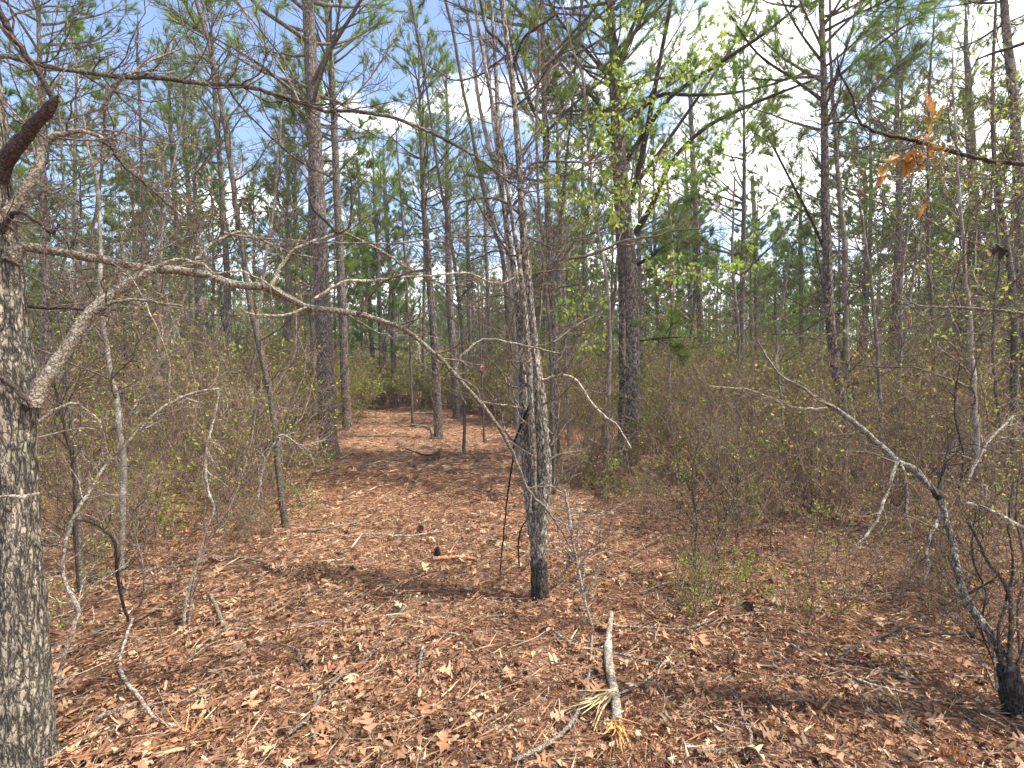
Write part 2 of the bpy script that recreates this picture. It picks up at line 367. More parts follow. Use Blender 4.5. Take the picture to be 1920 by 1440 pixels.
# flat leaf shapes (x along the leaf, unit length)
def rhomb():
    V = np.array([[0, 0, 0], [.45, .26, .05], [1, 0, -.06], [.45, -.26, .05]]); return V, np.array([[0, 1, 2, 3]])
def oval_leaf(curl=.12, w=.28, n=4):
    xs = np.linspace(0, 1, n + 2); V = []; F = []
    for x in xs:
        hw = w * math.sin(math.pi * min(1, x * .9 + .05)) ** .8 if 0 < x < 1 else 0
        z = -curl * (x - .4) ** 2 * 2
        V += [[x, hw, z + hw * .5], [x, 0, z], [x, -hw, z + hw * .5]]
    for i in range(n + 1):
        a = i * 3
        F += [[a, a + 3, a + 4, a + 1], [a + 1, a + 4, a + 5, a + 2]]
    return np.array(V), np.array(F)
def oak_leaf(seed):
    """lobed oak leaf: midrib points and an outline that runs in and out of five to seven pointed lobes"""
    r = random.Random(seed)
    prof = [(0, .02), (.12, .04), (.25, .10), (.3, .30), (.42, .34), (.40, .12), (.5, .08), (.58, .30), (.72, .42), (.68, .16), (.76, .08), (.84, .2), (.9, .16), (1, .0)]
    mid = [(x, r.uniform(-.02, .02)) for x in (0, .14, .26, .38, .46, .52, .6, .66, .7, .76, .8, .86, .92, 1)]
    k1 = r.uniform(-.5, .5); k2 = r.uniform(-.8, .8); k3 = r.uniform(-1.2, 1.2)
    def z(x, y): return .10 * math.sin(x * 5 + k1 * 4) + k2 * y * y + k1 * .5 * x * y + .06 * math.sin(y * 9 + x * 6 * k3) + .35 * abs(y) * max(0, k3)
    V = []
    for i, (x, w) in enumerate(prof):
        a = w * r.uniform(.8, 1.25); b = w * r.uniform(.8, 1.25); mx_, my = mid[i]
        V += [[x, a, z(x, a)], [mx_, my, z(mx_, my)], [x + r.uniform(-.03, .03), -b, z(x, -b)]]
    F = []
    for i in range(len(prof) - 1):
        a = i * 3; F += [[a, a + 3, a + 4, a + 1], [a + 1, a + 4, a + 5, a + 2]]
    return np.array(V), np.array(F)
NEEDLE = (np.array([[0, .5, 0], [0, -.5, 0], [.55, 0, .03], [1, 0, -.03]]) , np.array([[0, 1, 2], [2, 1, 3]]))
NEEDLE1 = (np.array([[0, .5, 0], [0, -.5, 0], [1, 0, 0]]), np.array([[0, 1, 2]]))
# ------------------------------------------------------------------ pine crowns
def needle_cols(n, r, dead=.04):
    a = r.uniform(0, 1, (n, 1)); c = np.array([[.075, .13, .02]]) * (1 - a) + np.array([[.26, .38, .05]]) * a
    k = r.random(n) < dead; c[k] = [.22, .13, .05]; return c
def tufts(mb, tips, r, per, ln, wid, mat=1):
    P0 = np.array([t[0] for t in tips]); D0 = np.array([t[1] for t in tips]); n = len(P0)
    D = np.repeat(D0, per, 0); Q = np.repeat(P0, per, 0)
    Rn = r.normal(size=D.shape); Rn /= np.linalg.norm(Rn, axis=1)[:, None]
    sp = r.uniform(.25, 1.25, (len(D), 1))
    dd = D + Rn * sp; dd[:, 2] += .12; dd /= np.linalg.norm(dd, axis=1)[:, None]
    Q = Q - D * r.uniform(0, ln * .75, (len(D), 1))
    sz = r.uniform(.7, 1.15, len(D)) * ln * np.repeat(r.uniform(.7, 1.15, n), per)
    tc_ = np.repeat(r.uniform(.65, 1.3, (n, 1)), per, 0)
    inst(mb, NEEDLE1, rot_along(dd, r), Q, np.stack([sz, np.full(len(D), wid), sz], -1), mat, needle_cols(len(D), r) * tc_)
def pine_crown(seed, Hc, R, per=34, wid=.0045, ln=.17, subs=7, step=.42, nb=3, sides=(6, 4, 3), dens=1.):
    r = np.random.default_rng(seed); wood = MB(); grn = MB(); tips = []
    z = 0
    while z < Hc:
        f = z / Hc
        for k in range(nb + (r.random() < .4)):
            az = r.uniform(0, 2 * math.pi); el = math.radians(12 + 45 * f + r.normal(0, 8))
            L = (R * (1 - f) ** .7 * r.uniform(.55, 1.1) * (.75 + .5 * min(1, f * 3)) + .25)
            n = 8; st = L / n; d = np.array([math.cos(az) * math.cos(el), math.sin(az) * math.cos(el), math.sin(el)])
            pts = [np.array([0, 0, z + r.uniform(-.15, .15)])]; ds = [d]
            for i in range(n):
                d = d + r.normal(0, .09, 3); d[2] += .055; d = unit(d); pts.append(pts[-1] + d * st); ds.append(d)
            pts = np.array(pts); r0 = .006 + .011 * L
            tube(wood, pts, np.linspace(r0, .003, n + 1), sides[0])
            tips.append((pts[-1], d))
            for j in range(max(2, int(subs * L / R * dens + 1))):
                t = r.uniform(.28, .97); i = int(t * n); q = pts[i] + (pts[i + 1] - pts[i]) * (t * n - i)
                dv = ds[i]; side = unit(np.cross(dv, np.array([0, 0, 1.])) * (1 if r.random() < .5 else -1) + r.normal(0, .35, 3)); a = math.radians(r.uniform(30, 60))
                nd = unit(dv * math.cos(a) + side * math.sin(a)); l2 = L * r.uniform(.18, .42) * (1.25 - t)+.12
                m = 4; pp = [q]
                for _ in range(m):
                    nd = nd + r.normal(0, .12, 3); nd[2] += .1; nd = unit(nd); pp.append(pp[-1] + nd * l2 / m)
                pp = np.array(pp); tube(wood, pp, np.linspace(.0045, .0025, m + 1), sides[1]); tips.append((pp[-1], nd))
                if r.random() < .5 and l2 > .2:
                    sd_ = unit(nd + r.normal(0, .6, 3)); e = pp[2] + sd_ * l2 * .5
                    tube(wood, np.array([pp[2], (pp[2] + e) / 2 + r.normal(0, .02, 3), e]), np.array([.0035, .003, .0025]), sides[2]); tips.append((e, sd_))
        z += step * r.uniform(.75, 1.25)
    tips.append((np.array([0, 0, Hc]), np.array([0, 0, 1.])))
    tufts(grn, tips, r, per, ln, wid, 0)
    return wood, grn
def dead_branches(mb, path, r, z0, z1, n, L=(.4, 1.3), lev=1):
    A = Par(seg=.12, wig=.13, up=.03, kids=(4, 2), ratio=(.25, .5), sides=(4, 3, 3), minr=.0018, tip=.3)
    for _ in range(n):
        zt = r.uniform(z0, z1); i = int(np.argmin(np.abs(path[:, 2] - zt))); i = min(i, len(path) - 2)
        az = r.uniform(0, 2 * math.pi); el = r.uniform(-.05, .6); l = r.uniform(*L)
        d = np.array([math.cos(az) * math.cos(el), math.sin(az) * math.cos(el), math.sin(el)])
        grow(mb, path[i, :3], d, l, .004 + .006 * l, lev if l > .5 else 0, r, A)

CROWN = []
for i, (Hc, R) in enumerate([(6.5, 2.0), (6.0, 1.7), (5.0, 1.5), (5.5, 1.8), (7.0, 2.2)]):
    w, g = pine_crown(100 + i, Hc, R, per=56, wid=.0056)
    CROWN.append((w.mesh('crown_limbs', M['dark_smooth']), g.mesh('needles', M['needle']), Hc))
FARCROWN = []
for i, (Hc, R) in enumerate([(5.5, 1.7), (6.2, 1.8), (4.6, 1.45), (5.2, 1.35)]):
    w, g = pine_crown(200 + i, Hc, R, per=52, wid=.012, ln=.17, subs=9, step=.45, sides=(4, 3, 3))
    FARCROWN.append((w.mesh('crown_limbs', M['dark_smooth']), g.mesh('needles', M['needle']), Hc, w, g))

# ------------------------------------------------------------------ ground
def build_ground():
    n = 420; t = np.linspace(-1, 1, n); x = np.sign(t) * (np.abs(t) ** 3 * 130 + np.abs(t) * 10)
    X, Y = np.meshgrid(x, x + 4, indexing='ij')
    Z = gh(X, Y)
    mask = np.clip(1 - np.hypot(X, Y) / 25, 0, 1)
    Z = Z + rng.normal(0, .008, Z.shape) * mask
    V = np.stack([X, Y, Z], -1).reshape(-1, 3)
    i = np.arange(n - 1)[:, None] * n + np.arange(n - 1)[None]
    F = np.stack([i, i + n, i + n + 1, i + 1], -1).reshape(-1, 4)
    mb = MB(); mb.add(V, F); o = mb.build('ground', ground_mat()); tag(o, kind='structure')
build_ground()
LCOL = np.array([[.37, .195, .12], [.42, .24, .155], [.30, .155, .095], [.44, .29, .19], [.22, .115, .075], [.39, .195, .12], [.50, .35, .235], [.33, .21, .14], [.42, .225, .15], [.12, .065, .042], [.36, .25, .175], [.36, .175, .105], [.29, .145, .09]]) * np.array([1.13, 1.12, .98])
def litter_zone(mb, n, r0, r1, T, size, tilt, zoff, r, pow_=1., half=62, cols=LCOL, keep=None):
    a = np.radians(r.uniform(-half, half, n)); u = r.random(n)
    d = (r0 ** (2 * pow_) + u * (r1 ** (2 * pow_) - r0 ** (2 * pow_))) ** (.5 / pow_)
    x = d * np.sin(a); y = d * np.cos(a)
    if keep is not None:
        k = keep(x, y, r); x = x[k]; y = y[k]; n = len(x)
    pos = np.stack([x, y, gh(x, y) + r.uniform(*zoff, n)], -1)
    sz = r.uniform(*size, n)
    C = cols[r.integers(0, len(cols), n)] * r.uniform(.5, 1.15, (n, 1))
    if isinstance(T, tuple): T = [T]
    idx = r.integers(0, len(T), n); R = rot_random(n, r, tilt)
    for q, t_ in enumerate(T):
        k = idx == q
        if k.any(): inst(mb, t_, R[k], pos[k], sz[k] if not isinstance(size, list) else sz[k], 0, C[k])
r = np.random.default_rng(11)
oaks = [oak_leaf(i) for i in range(9)]
ovals = [oval_leaf(.12, .22), oval_leaf(.3, .13), oval_leaf(-.2, .28), oval_leaf(.5, .17), oval_leaf(-.4, .2)] + [oak_leaf(k_) for k_ in (31, 32)]
for k_ in range(5):
    v_, f_ = ovals[k_]; v_ = v_.copy(); v_[:, 1] *= 1 + .35 * np.sin(v_[:, 0] * 19 + k_); v_[:, 2] += .05 * np.sin(v_[:, 0] * 11 + v_[:, 1] * 9 + k_); ovals[k_] = (v_, f_)
def leaf_patch(x, y, r):
    """needles rule on the old path, leaves in the foreground and on the right"""
    f = 1 / (1 + np.exp((np.hypot(x, y) - 5.5) * 1.0)) + .55 * (x > 1.2) + .25 * (x < -3)
    pt = np.sin(x * 2.1 + 1.7 * np.sin(y * 1.3)) * np.sin(y * 2.4 + 1.2 * np.sin(x * 1.9)) + .5 * np.sin(x * 5.3 + y * 4.1)
    return r.random(len(x)) < np.clip(f + .22, 0, 1) * np.clip(.72 + .45 * pt, .2, 1)
mb = MB()
litter_zone(mb, 7000, 1.1, 7, oaks, (.03, .10), .42, (.004, .04), r, .62, keep=leaf_patch)
litter_zone(mb, 62000, 1.1, 8, ovals, (.014, .05), .5, (.002, .038), r, .62, keep=leaf_patch)
litter_zone(mb, 14000, 6, 16, oaks, (.05, .13), .28, (.004, .035), r, .8, keep=leaf_patch)
litter_zone(mb, 30000, 7, 30, ovals[:2], (.03, .09), .3, (.002, .03), r, .8)
litter_zone(mb, 45000, 1.1, 7, ovals, (.007, .026), .5, (.004, .042), r, .6)
o = mb.build('leaf_litter', M['litter']); tag(o, 'carpet of curled brown oak leaves covering the forest floor', 'dead leaves', kind='stuff')
# needles and bark shreds
mb = MB()
NC = np.array([[.33, .165, .09], [.42, .23, .13], [.24, .115, .065], [.52, .34, .2], [.38, .22, .12], [.2, .12, .075]])
def ned(n, r0, r1, L, w, pw, tilt=.18, cols=NC, keep=None, zo=(.002, .04)):
    a = np.radians(r.uniform(-62, 62, n)); u = r.random(n); d = (r0 ** (2 * pw) + u * (r1 ** (2 * pw) - r0 ** (2 * pw))) ** (.5 / pw)
    x = d * np.sin(a); y = d * np.cos(a)
    if keep is not None: k = keep(x, y); x = x[k]; y = y[k]; n = len(x)
    pos = np.stack([x, y, gh(x, y) + r.uniform(*zo, n)], -1)
    s = r.uniform(*L, n); inst(mb, NEEDLE, rot_random(n, r, tilt), pos, np.stack([s, r.uniform(*w, n), s], -1), 0, cols[r.integers(0, len(cols), n)] * r.uniform(.6, 1.3, (n, 1)))
ned(85000, 1.1, 8, (.06, .18), (.0012, .0026), .6, zo=(.002, .034))
ned(60000, 6, 22, (.1, .22), (.003, .007), .75)
o = mb.build('needle_litter', M['litter']); tag(o, 'reddish fallen pine needles strewn between the leaves', 'pine needles', kind='stuff')
mb = MB()
WC = np.array([[.62, .42, .22], [.7, .5, .3], [.5, .28, .14], [.55, .4, .27], [.42, .22, .12]])
pathm = lambda x, y: (x > -1.2 - y * .3) & (x < 1.2 - y * .04 )
ned(2600, 1.3, 7, (.03, .13), (.004, .012), .7, .25, WC, zo=(.01, .045))
ned(5000, 4, 22, (.06, .25), (.006, .022), .75, .2, WC, pathm, zo=(.01, .05))
o = mb.build('wood_chips', M['wood']); tag(o, 'pale wood shreds scattered along the trampled path', 'wood chips', kind='stuff')

mb = MB(); r = np.random.default_rng(14)
for _ in range(3600):
    a = math.radians(r.uniform(-56, 56)); d = r.uniform(1.35 ** .8, 12 ** .8) ** 1.25; q = np.array([d * math.sin(a), d * math.cos(a), 0]); az = r.uniform(0, 6.28); L_ = r.uniform(.06, .32); n_ = 4; pts = [q]
    for _ in range(n_): az += r.normal(0, .22); pts.append(pts[-1] + np.array([math.cos(az), math.sin(az), 0]) * L_ / n_)
    pts = np.array(pts); pts[:, 2] = gh(pts[:, 0], pts[:, 1]) + r.uniform(.012, .045) + r.normal(0, .004, n_ + 1); w_ = r.uniform(.001, .0032)
    tube(mb, pts, np.linspace(w_, w_ * .5, n_ + 1), 4, 0, np.array([.34, .27, .2]) * r.uniform(.35, 1.5))
o = mb.build('twig_litter', M['wood']); tag(o, 'fine broken twigs strewn over the leaf litter', 'twigs', kind='stuff')

# ------------------------------------------------------------------ traced trees
def px_path(pts, d0, d1=None, step=.05, zfix=None):
    """pixel rows (px,py,width) at forward distance d0 -> d1 (by length)"""
    d1 = d0 if d1 is None else d1
    a = np.array([(p[0], p[1]) for p in pts], float); s = np.concatenate([[0], np.cumsum(np.hypot(*(a[1:] - a[:-1]).T))]); s /= s[-1]
    rows = []
    for (px, py, w), t in zip(pts, s):
        d = d0 + (d1 - d0) * t; q = P(px, py, d); rows.append([*q, w / 2 / 960 * d])
    return smooth_path(rows, step)
def trunk_path(pts, H, lean=0., step=.12, base=None):
    """first row is where the trunk meets the ground"""
    b = G(pts[0][0], pts[0][1]) if base is None else base
    d = b[1]; rows = []
    for i, (px, py, w) in enumerate(pts):
        q = P(px, py, d + lean * i) if i else b.copy()
        if i == 0: q[2] -= .06
        rows.append([*q, w / 2 / 960 * d])
    top = np.array(rows[-1]); prev = np.array(rows[-2])
    if H and H > top[2] + .3:
        dr = unit((top - prev)[:3]); dr[2] = abs(dr[2]) + .001; dr[:2] *= .5; dr /= dr[2]
        m = 6; h = H - top[2]
        for i in range(1, m + 1):
            f = i / m; q = top.copy(); q[:3] += dr * h * f; q[3] = top[3] * (1 - f * .88); rows.append(list(q))
    return smooth_path(rows, step), b
def add_crown(t, path, b, hb, H, idx, far=False, sc=None, rg=None):
    src = (FARCROWN if far else CROWN); c = src[idx % len(src)]
    s = (H - hb) / c[2]
    i = min(int(np.argmin(np.abs(path[:, 2] - hb))), len(path) - 2); q = path[i, :3]
    dr = Vector(path[-1, :3] - q); rot = dr.to_track_quat('Z', 'Y').to_euler() if dr.length > .5 else Vector((0, 0, 0))
    e = Matrix.Rotation(random.uniform(0, 6.28), 4, 'Z'); mrot = (dr.to_track_quat('Z', 'Y').to_matrix().to_4x4() @ e).to_euler() if dr.length > .5 else (0, 0, 0)
    br = part('crown', c[0], t, q - b, mrot, s); part('needles', c[1], br)
def pine(label, pts, H, hb, idx, disp=False, lean=0., group=None, far=False, ndead=16, zdead=1.8, mat='pine', k=12, name='pine_tree'):
    path, b = trunk_path(pts, H, lean, .06 if disp else .15)
    r = np.random.default_rng(int(pts[0][0] * 7 + pts[0][1]))
    t = thing(name, label, 'pine tree', b, group)
    path[:, :2] += np.cumsum(r.normal(0, .0035, (len(path), 2)), 0) * (0 if disp else 1)
    flare = 1 + .25 * np.exp(-(path[:, 2] - b[2]) / .12); path[:, 3] *= np.minimum(flare, 1.4)
    mb = MB(); tube(mb, path[:, :3], path[:, 3], 24 if disp else k, 0, disp=bark_disp(.13, 16, 5.5, pts[0][0]) if disp else None); mb.build('trunk', M[mat], t, b)
    mb = MB(); dead_branches(mb, path, r, zdead, min(hb + 1.2, H), ndead, (.3, 1.5)); mb.build('dead_branches', M['dark_smooth'], t, b)
    add_crown(t, path, b, hb, H, idx, far)
    return t, path, b

G1 = 'pines standing along the clearing'
pine('thickest pine, plated reddish bark, standing left of the path', [(617, 852, 34), (610, 700, 30), (602, 500, 28), (592, 300, 25), (583, 120, 22), (577, 0, 20)], 17, 6.2, 0, True, group=G1, ndead=26, zdead=4.6)
pine('slim dark pine just right of the thickest pine by the path', [(652, 806, 18), (647, 700, 16), (638, 500, 15), (630, 330, 13), (622, 150, 12), (612, 0, 10)], 14.5, 7, 1, group=G1)
pine('narrow pine at the far left edge of the path end', [(703, 764, 9), (697, 640, 9), (690, 540, 8), (677, 417, 7)], 11, 5, 2, group=G1, mat='pine_far')
pine('middle pine of the three slim ones closing the path', [(718, 768, 10), (713, 600, 9), (707, 450, 8), (702, 383, 7)], 11.3, 5.2, 3, group=G1, mat='pine_far')
pine('darkest of the three slim pines closing the path', [(740, 764, 13), (736, 567, 11), (727, 467, 9), (722, 383, 8)], 11.6, 5, 1, group=G1, mat='pine_far')
pine('pine with a brushy foot standing in the path', [(822, 822, 17), (814, 650, 14), (800, 467, 12), (793, 367, 9)], 9.6, 4.8, 2, group=G1, ndead=34, zdead=1.2)
pine('straight pine behind the ribbon stem, right side of path', [(858, 785, 15), (850, 650, 14), (843, 550, 13), (840, 383, 11)], 12, 6, 4, group=G1)
pine('thin pine right behind the pink ribbon', [(885, 768, 9), (880, 600, 9), (876, 450, 7)], 10.8, 5.6, 0, group=G1, mat='pine_far')
pine('hair thin pine between ribbon and double oak', [(923, 770, 8), (918, 600, 7), (912, 450, 6)], 10.2, 5.4, 3, group=G1, mat='pine_far')
pine('shadowed pine directly behind the double oak', [(1034, 880, 17), (1038, 760, 15), (1036, 600, 14), (1030, 450, 13), (1022, 300, 11)], 11, 4.6, 2, group=G1)
pine('slender dark pine pressed against the big twin pine', [(1163, 862, 15), (1168, 683, 13), (1164, 500, 12), (1158, 380, 11), (1150, 200, 9)], 12, 6, 1, group=G1, ndead=30, zdead=2.)
t12, p12, b12 = pine('stout branchy pine in the right middle, crown full of limbs', [(1182, 868, 28), (1187, 683, 25), (1183, 517, 25), (1176, 430, 22), (1166, 300, 17), (1153, 130, 14), (1145, 0, 13)], 13, 5.2, 4, True, group=G1, ndead=30, zdead=2.4)
pine('straight grey pine right of the branchy pine', [(1322, 775, 14), (1317, 690, 13), (1308, 550, 12), (1303, 433, 11), (1292, 200, 8)], 13, 6.5, 0, group=G1)
pine('thinner twin close behind the straight grey pine', [(1306, 765, 10), (1300, 650, 10), (1293, 483, 9), (1290, 383, 8)], 12, 6.4, 3, group=G1, mat='pine_far')
t15, p15, b15 = pine('flaky barked pine paired with a pale barked sapling, right side', [(1602, 908, 17), (1583, 780, 16), (1565, 680, 16), (1555, 583, 16), (1550, 450, 15), (1547, 350, 14), (1545, 170, 11), (1540, 0, 9)], 9.5, 4.9, 3, True, group=G1, ndead=24, zdead=2.2)
pine('bushy low crowned pine left of the flaky barked pine', [(1418, 740, 12), (1420, 600, 11), (1416, 450, 9), (1410, 330, 7)], 10.6, 4.2, 0, group=G1, ndead=30)
pine('dark pine trunk near the right edge of the picture', [(1842, 800, 17), (1836, 600, 15), (1830, 420, 14), (1822, 240, 12), (1815, 100, 9)], 12, 5.5, 2, group=G1)
pine('rightmost pine, leaning trunk cut by the picture edge', [(1936, 900, 20), (1926, 640, 19), (1915, 400, 18), (1903, 220, 16), (1890, 100, 14), (1880, 0, 12)], 11, 6.3, 1, group=G1)
pine('dark pine rising behind the big left oak', [(92, 862, 15), (84, 600, 13), (80, 450, 12), (74, 250, 10)], 10.5, 4.5, 4, group=G1, ndead=34)
pine('far left pine with its crown above the oak limb', [(348, 792, 9), (340, 560, 8), (328, 380, 8), (320, 250, 7)], 11.5, 5.2, 0, group=G1, mat='pine_far')
pine('left pine close beside a second one of equal width', [(362, 786, 9), (357, 560, 9), (350, 380, 8), (343, 260, 7)], 11.8, 5.8, 1, group=G1, mat='pine_far')
pine('leaning grey pine behind the arched sapling', [(392, 800, 13), (382, 640, 12), (372, 480, 10), (366, 380, 8)], 10, 4.6, 3, group=G1)
pine('pine left of the thick one, shadowed grey trunk', [(432, 795, 13), (428, 620, 12), (420, 450, 10), (405, 230, 8)], 12.5, 6.2, 2, group=G1, mat='pine_far')
pine('thin pine behind the thickest pine, left side', [(560, 790, 9), (557, 600, 8), (552, 430, 7)], 10.5, 5, 0, group=G1, mat='pine_far')
pine('pine behind the double oak, dark and straight', [(1062, 800, 12), (1060, 640, 11), (1052, 480, 9), (1045, 330, 7)], 11, 5, 1, group=G1, mat='pine_far')
pine('slight pine left of the branchy pine', [(1098, 790, 9), (1097, 600, 8), (1093, 420, 7)], 11, 5.6, 2, group=G1, mat='pine_far')
pine('slight pine in front of the sky gap right of centre', [(1236, 772, 8), (1232, 600, 7), (1226, 430, 6)], 10.8, 5.4, 3, group=G1, mat='pine_far')
pine('pine behind the pale saplings on the right', [(1690, 820, 13), (1687, 600, 12), (1686, 420, 10), (1682, 250, 8)], 11, 5.3, 0, group=G1)
pine('thin grey pine right of the low crowned pine', [(1500, 765, 9), (1502, 600, 8), (1500, 440, 7)], 11, 5.4, 1, group=G1, mat='pine_far')

# limbs of the branchy pine that sweep up to the right and left
def pine_limbs(t, b, specs, seed, d0):
    r = np.random.default_rng(seed)
    for pts, d1 in specs:
        path = px_path(pts, d0, d1, .12); mb = MB(); tube(mb, path[:, :3], path[:, 3], 7)
        g = MB(); tips = [(path[-1, :3], unit(path[-1, :3] - path[-3, :3]))]
        A = Par(seg=.15, wig=.1, up=.07, kids=(3, 2), ratio=(.3, .55), sides=(4, 3), minr=.002)
        for q, dv, rad in path_points(path, r, 16, .3, 1.):
            sd_ = unit(np.cross(dv, r.normal(size=3))); a = math.radians(r.uniform(25, 60))
            grow(mb, q, dv * math.cos(a) + sd_ * math.sin(a), r.uniform(.25, .8), .005, 1, r, A, tips)
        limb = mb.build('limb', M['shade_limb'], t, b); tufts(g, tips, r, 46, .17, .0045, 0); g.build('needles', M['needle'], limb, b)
pine_limbs(t12, b12, [
 ([(1190, 440, 13), (1225, 380, 10), (1262, 300, 8), (1330, 235, 7), (1430, 187, 6), (1520, 152, 4)], 7.8),
 ([(1175, 300, 9), (1215, 240, 9), (1260, 180, 8), (1350, 118, 7), (1430, 65, 6), (1505, 5, 4)], 7.6),
 ([(1168, 235, 8), (1235, 180, 8), (1290, 178, 6), (1360, 176, 5), (1440, 160, 4), (1515, 135, 3)], 8.2),
 ([(1184, 380, 11), (1212, 250, 10), (1238, 110, 8), (1258, 0, 7), (1262, -90, 5)], 8.4),
 ([(1172, 360, 9), (1130, 210, 8), (1076, 150, 7), (1030, 90, 5), (990, 10, 4)], 8.4),
 ([(1160, 170, 8), (1100, 95, 6), (1050, 40, 5), (1020, -20, 4)], 8.6),
 ([(1190, 350, 8), (1290, 210, 6), (1390, 60, 5), (1430, -30, 4)], 9.6),
 ([(1160, 120, 7), (1200, 40, 6), (1240, -50, 4)], 8.6),
 ([(1187, 500, 7), (1215, 485, 7), (1235, 470, 6), (1262, 452, 4)], 8.2),
 ([(1192, 640, 4), (1230, 635, 4), (1278, 632, 3)], 8.2)], 5, 8.9)
pine_limbs(t15, b15, [
 ([(1551, 480, 5), (1520, 410, 5), (1478, 330, 4), (1440, 255, 4)], 6.6),
 ([(1546, 165, 7), (1600, 120, 5), (1680, 60, 4), (1740, 20, 3)], 6.9),
 ([(1545, 190, 7), (1490, 150, 5), (1420, 100, 4), (1370, 30, 3)], 6.6),
 ([(1543, 60, 6), (1600, 30, 4), (1690, -10, 3)], 6.4),
 ([(1544, 120, 6), (1500, 60, 4), (1460, -10, 3)], 7.4),
 ([(1560, 250, 5), (1640, 170, 4), (1700, 110, 3)], 7.6)], 6, 7.1)

# ------------------------------------------------------------------ hardwoods
def hard_branches(mb, path, r, n, L, lev=2, z0=1.2, along=None, A=None, rr=.4, up=.6):
    A = A or Par(seg=.09, wig=.17, up=.05, kids=(6, 4, 2), ratio=(.28, .55), sides=(5, 3, 3), minr=.0016)
    zs = path[:, 2]; zm = zs.max()
    for _ in range(n):
        zt = r.uniform(z0, zm - .1); i = min(int(np.argmin(np.abs(zs - zt))), len(path) - 2)
        az = r.uniform(0, 2 * math.pi); el = r.normal(up, .3); d = np.array([math.cos(az) * math.cos(el), math.sin(az) * math.cos(el), math.sin(el)])
        l = r.uniform(*L) * (1.1 - .6 * (zt - z0) / (zm - z0 + .01))
        grow(mb, path[i, :3], d, l, min(path[i, 3] * rr, .004 + l * .008), lev, r, A, None, 0, 0, along)
def hardwood(label, pts, H, n=16, L=(.6, 1.8), mat='smooth', bmat='twig', leaves=None, group=None, lean=0., z0=1.2, cat='sapling', name='bare_sapling', lev=2, k=12, disp=False):
    path, b = trunk_path(pts, H, lean, .05 if disp else .1); r = np.random.default_rng(int(pts[0][0] * 13 + pts[0][1]))
    path[:, :2] += (np.cumsum(r.normal(0, .004, (len(path), 2)), 0) if not disp else 0)
    path[:, 3] *= .84; path[:, 3] *= 1 + .3 * np.exp(-(path[:, 2] - b[2]) / .08)
    t = thing(name, label, cat, b, group)
    mb = MB(); tube(mb, path[:, :3], path[:, 3] * (1 + r.normal(0, .03, len(path))), k, disp=bark_disp(.14, 14, 9, pts[0][0]) if disp else None); mb.build('trunk', M[mat], t, b)
    al = []
    mb = MB(); hard_branches(mb, path, r, n, L, lev, z0, al); mb.build('branches', M[bmat], t, b)
    if leaves: add_leaves(t, b, al, r, *leaves)
    return t, path, b
YG = np.array([[.32, .46, .05], [.44, .56, .08], [.24, .38, .04], [.5, .54, .10]])
OL = np.array([[.34, .38, .05], [.44, .46, .08], [.24, .32, .045], [.48, .36, .08]])
OR = np.array([[.55, .22, .05], [.45, .25, .06], [.35, .22, .05], [.6, .3, .14]])
BR = np.array([[.36, .18, .10], [.48, .28, .17], [.28, .14, .08]])
def add_leaves(t, b, al, r, cols, dens, size, name='leaves', shape=None, droop=.3, parent=None):
    al = [a for a in al if r.random() < dens]
    if not al: return
    Q = np.array([a[0] for a in al]); D = np.array([a[1] for a in al]) * .6 + r.normal(0, .6, (len(al), 3)); D[:, 2] -= droop
    g = MB(); inst(g, shape or rhomb(), rot_along(D, r), Q, r.uniform(*size, len(al)), 0, cols[r.integers(0, len(cols), len(al))] * r.uniform(.7, 1.25, (len(al), 1)))
    g.build(name, M['leaf'], t if parent is None else parent, b)
GH = 'bare hardwood saplings among the pines'
hardwood('white blotched sapling with a crooked stem in left thicket', [(227, 1085, 11), (229, 1000, 10), (228, 920, 13), (222, 830, 12), (210, 750, 11), (200, 690, 10), (193, 600, 10), (190, 480, 8), (186, 350, 7), (170, 290, 5)], 4.2, 20, group=GH)
hardwood('tall leaning grey sapling with mottled bark, right of the arched sapling', [(538, 994, 14), (525, 900, 14), (513, 800, 13), (505, 745, 12), (494, 690, 12), (484, 640, 11), (468, 560, 11), (452, 440, 11), (436, 320, 11), (415, 190, 10), (385, 60, 8), (370, 0, 7)], 6.5, 30, group=GH, mat='dark_smooth', L=(.5, 1.6))
hardwood('pale barked sapling leaning against the flaky pine', [(1622, 890, 13), (1610, 830, 12), (1590, 750, 12), (1585, 680, 12), (1582, 600, 12), (1577, 450, 11), (1570, 350, 9), (1560, 200, 7), (1555, 0, 5)], 7, 30, group=GH)
hardwood('white banded thin sapling right of the flaky pine', [(1652, 925, 8), (1656, 800, 7), (1650, 700, 7), (1640, 600, 7), (1632, 500, 6), (1617, 390, 4)], 4.6, 20, group=GH)
hardwood('upright pale mottled sapling near the right edge', [(1842, 1005, 15), (1838, 850, 13), (1835, 750, 13), (1828, 650, 12), (1822, 567, 9), (1812, 450, 7), (1802, 300, 5), (1795, 150, 4)], 4.6, 26, group=GH, leaves=(OL, .25, (.02, .04)))
hardwood('pale sapling stem running up left of the double oak', [(972, 860, 14), (970, 720, 13), (966, 600, 12), (958, 500, 11), (940, 360, 10), (918, 280, 9), (896, 175, 8), (888, 90, 7), (875, 0, 6)], 8, 26, group=GH, L=(.5, 1.5))
hardwood('sapling slanting up to the left behind the double oak', [(958, 800, 11), (955, 700, 10), (944, 500, 10), (925, 425, 9), (905, 340, 9), (888, 250, 8), (870, 160, 7), (855, 65, 7), (840, 0, 6)], 9.5, 26, group=GH, L=(.5, 1.7), mat='dark_smooth')
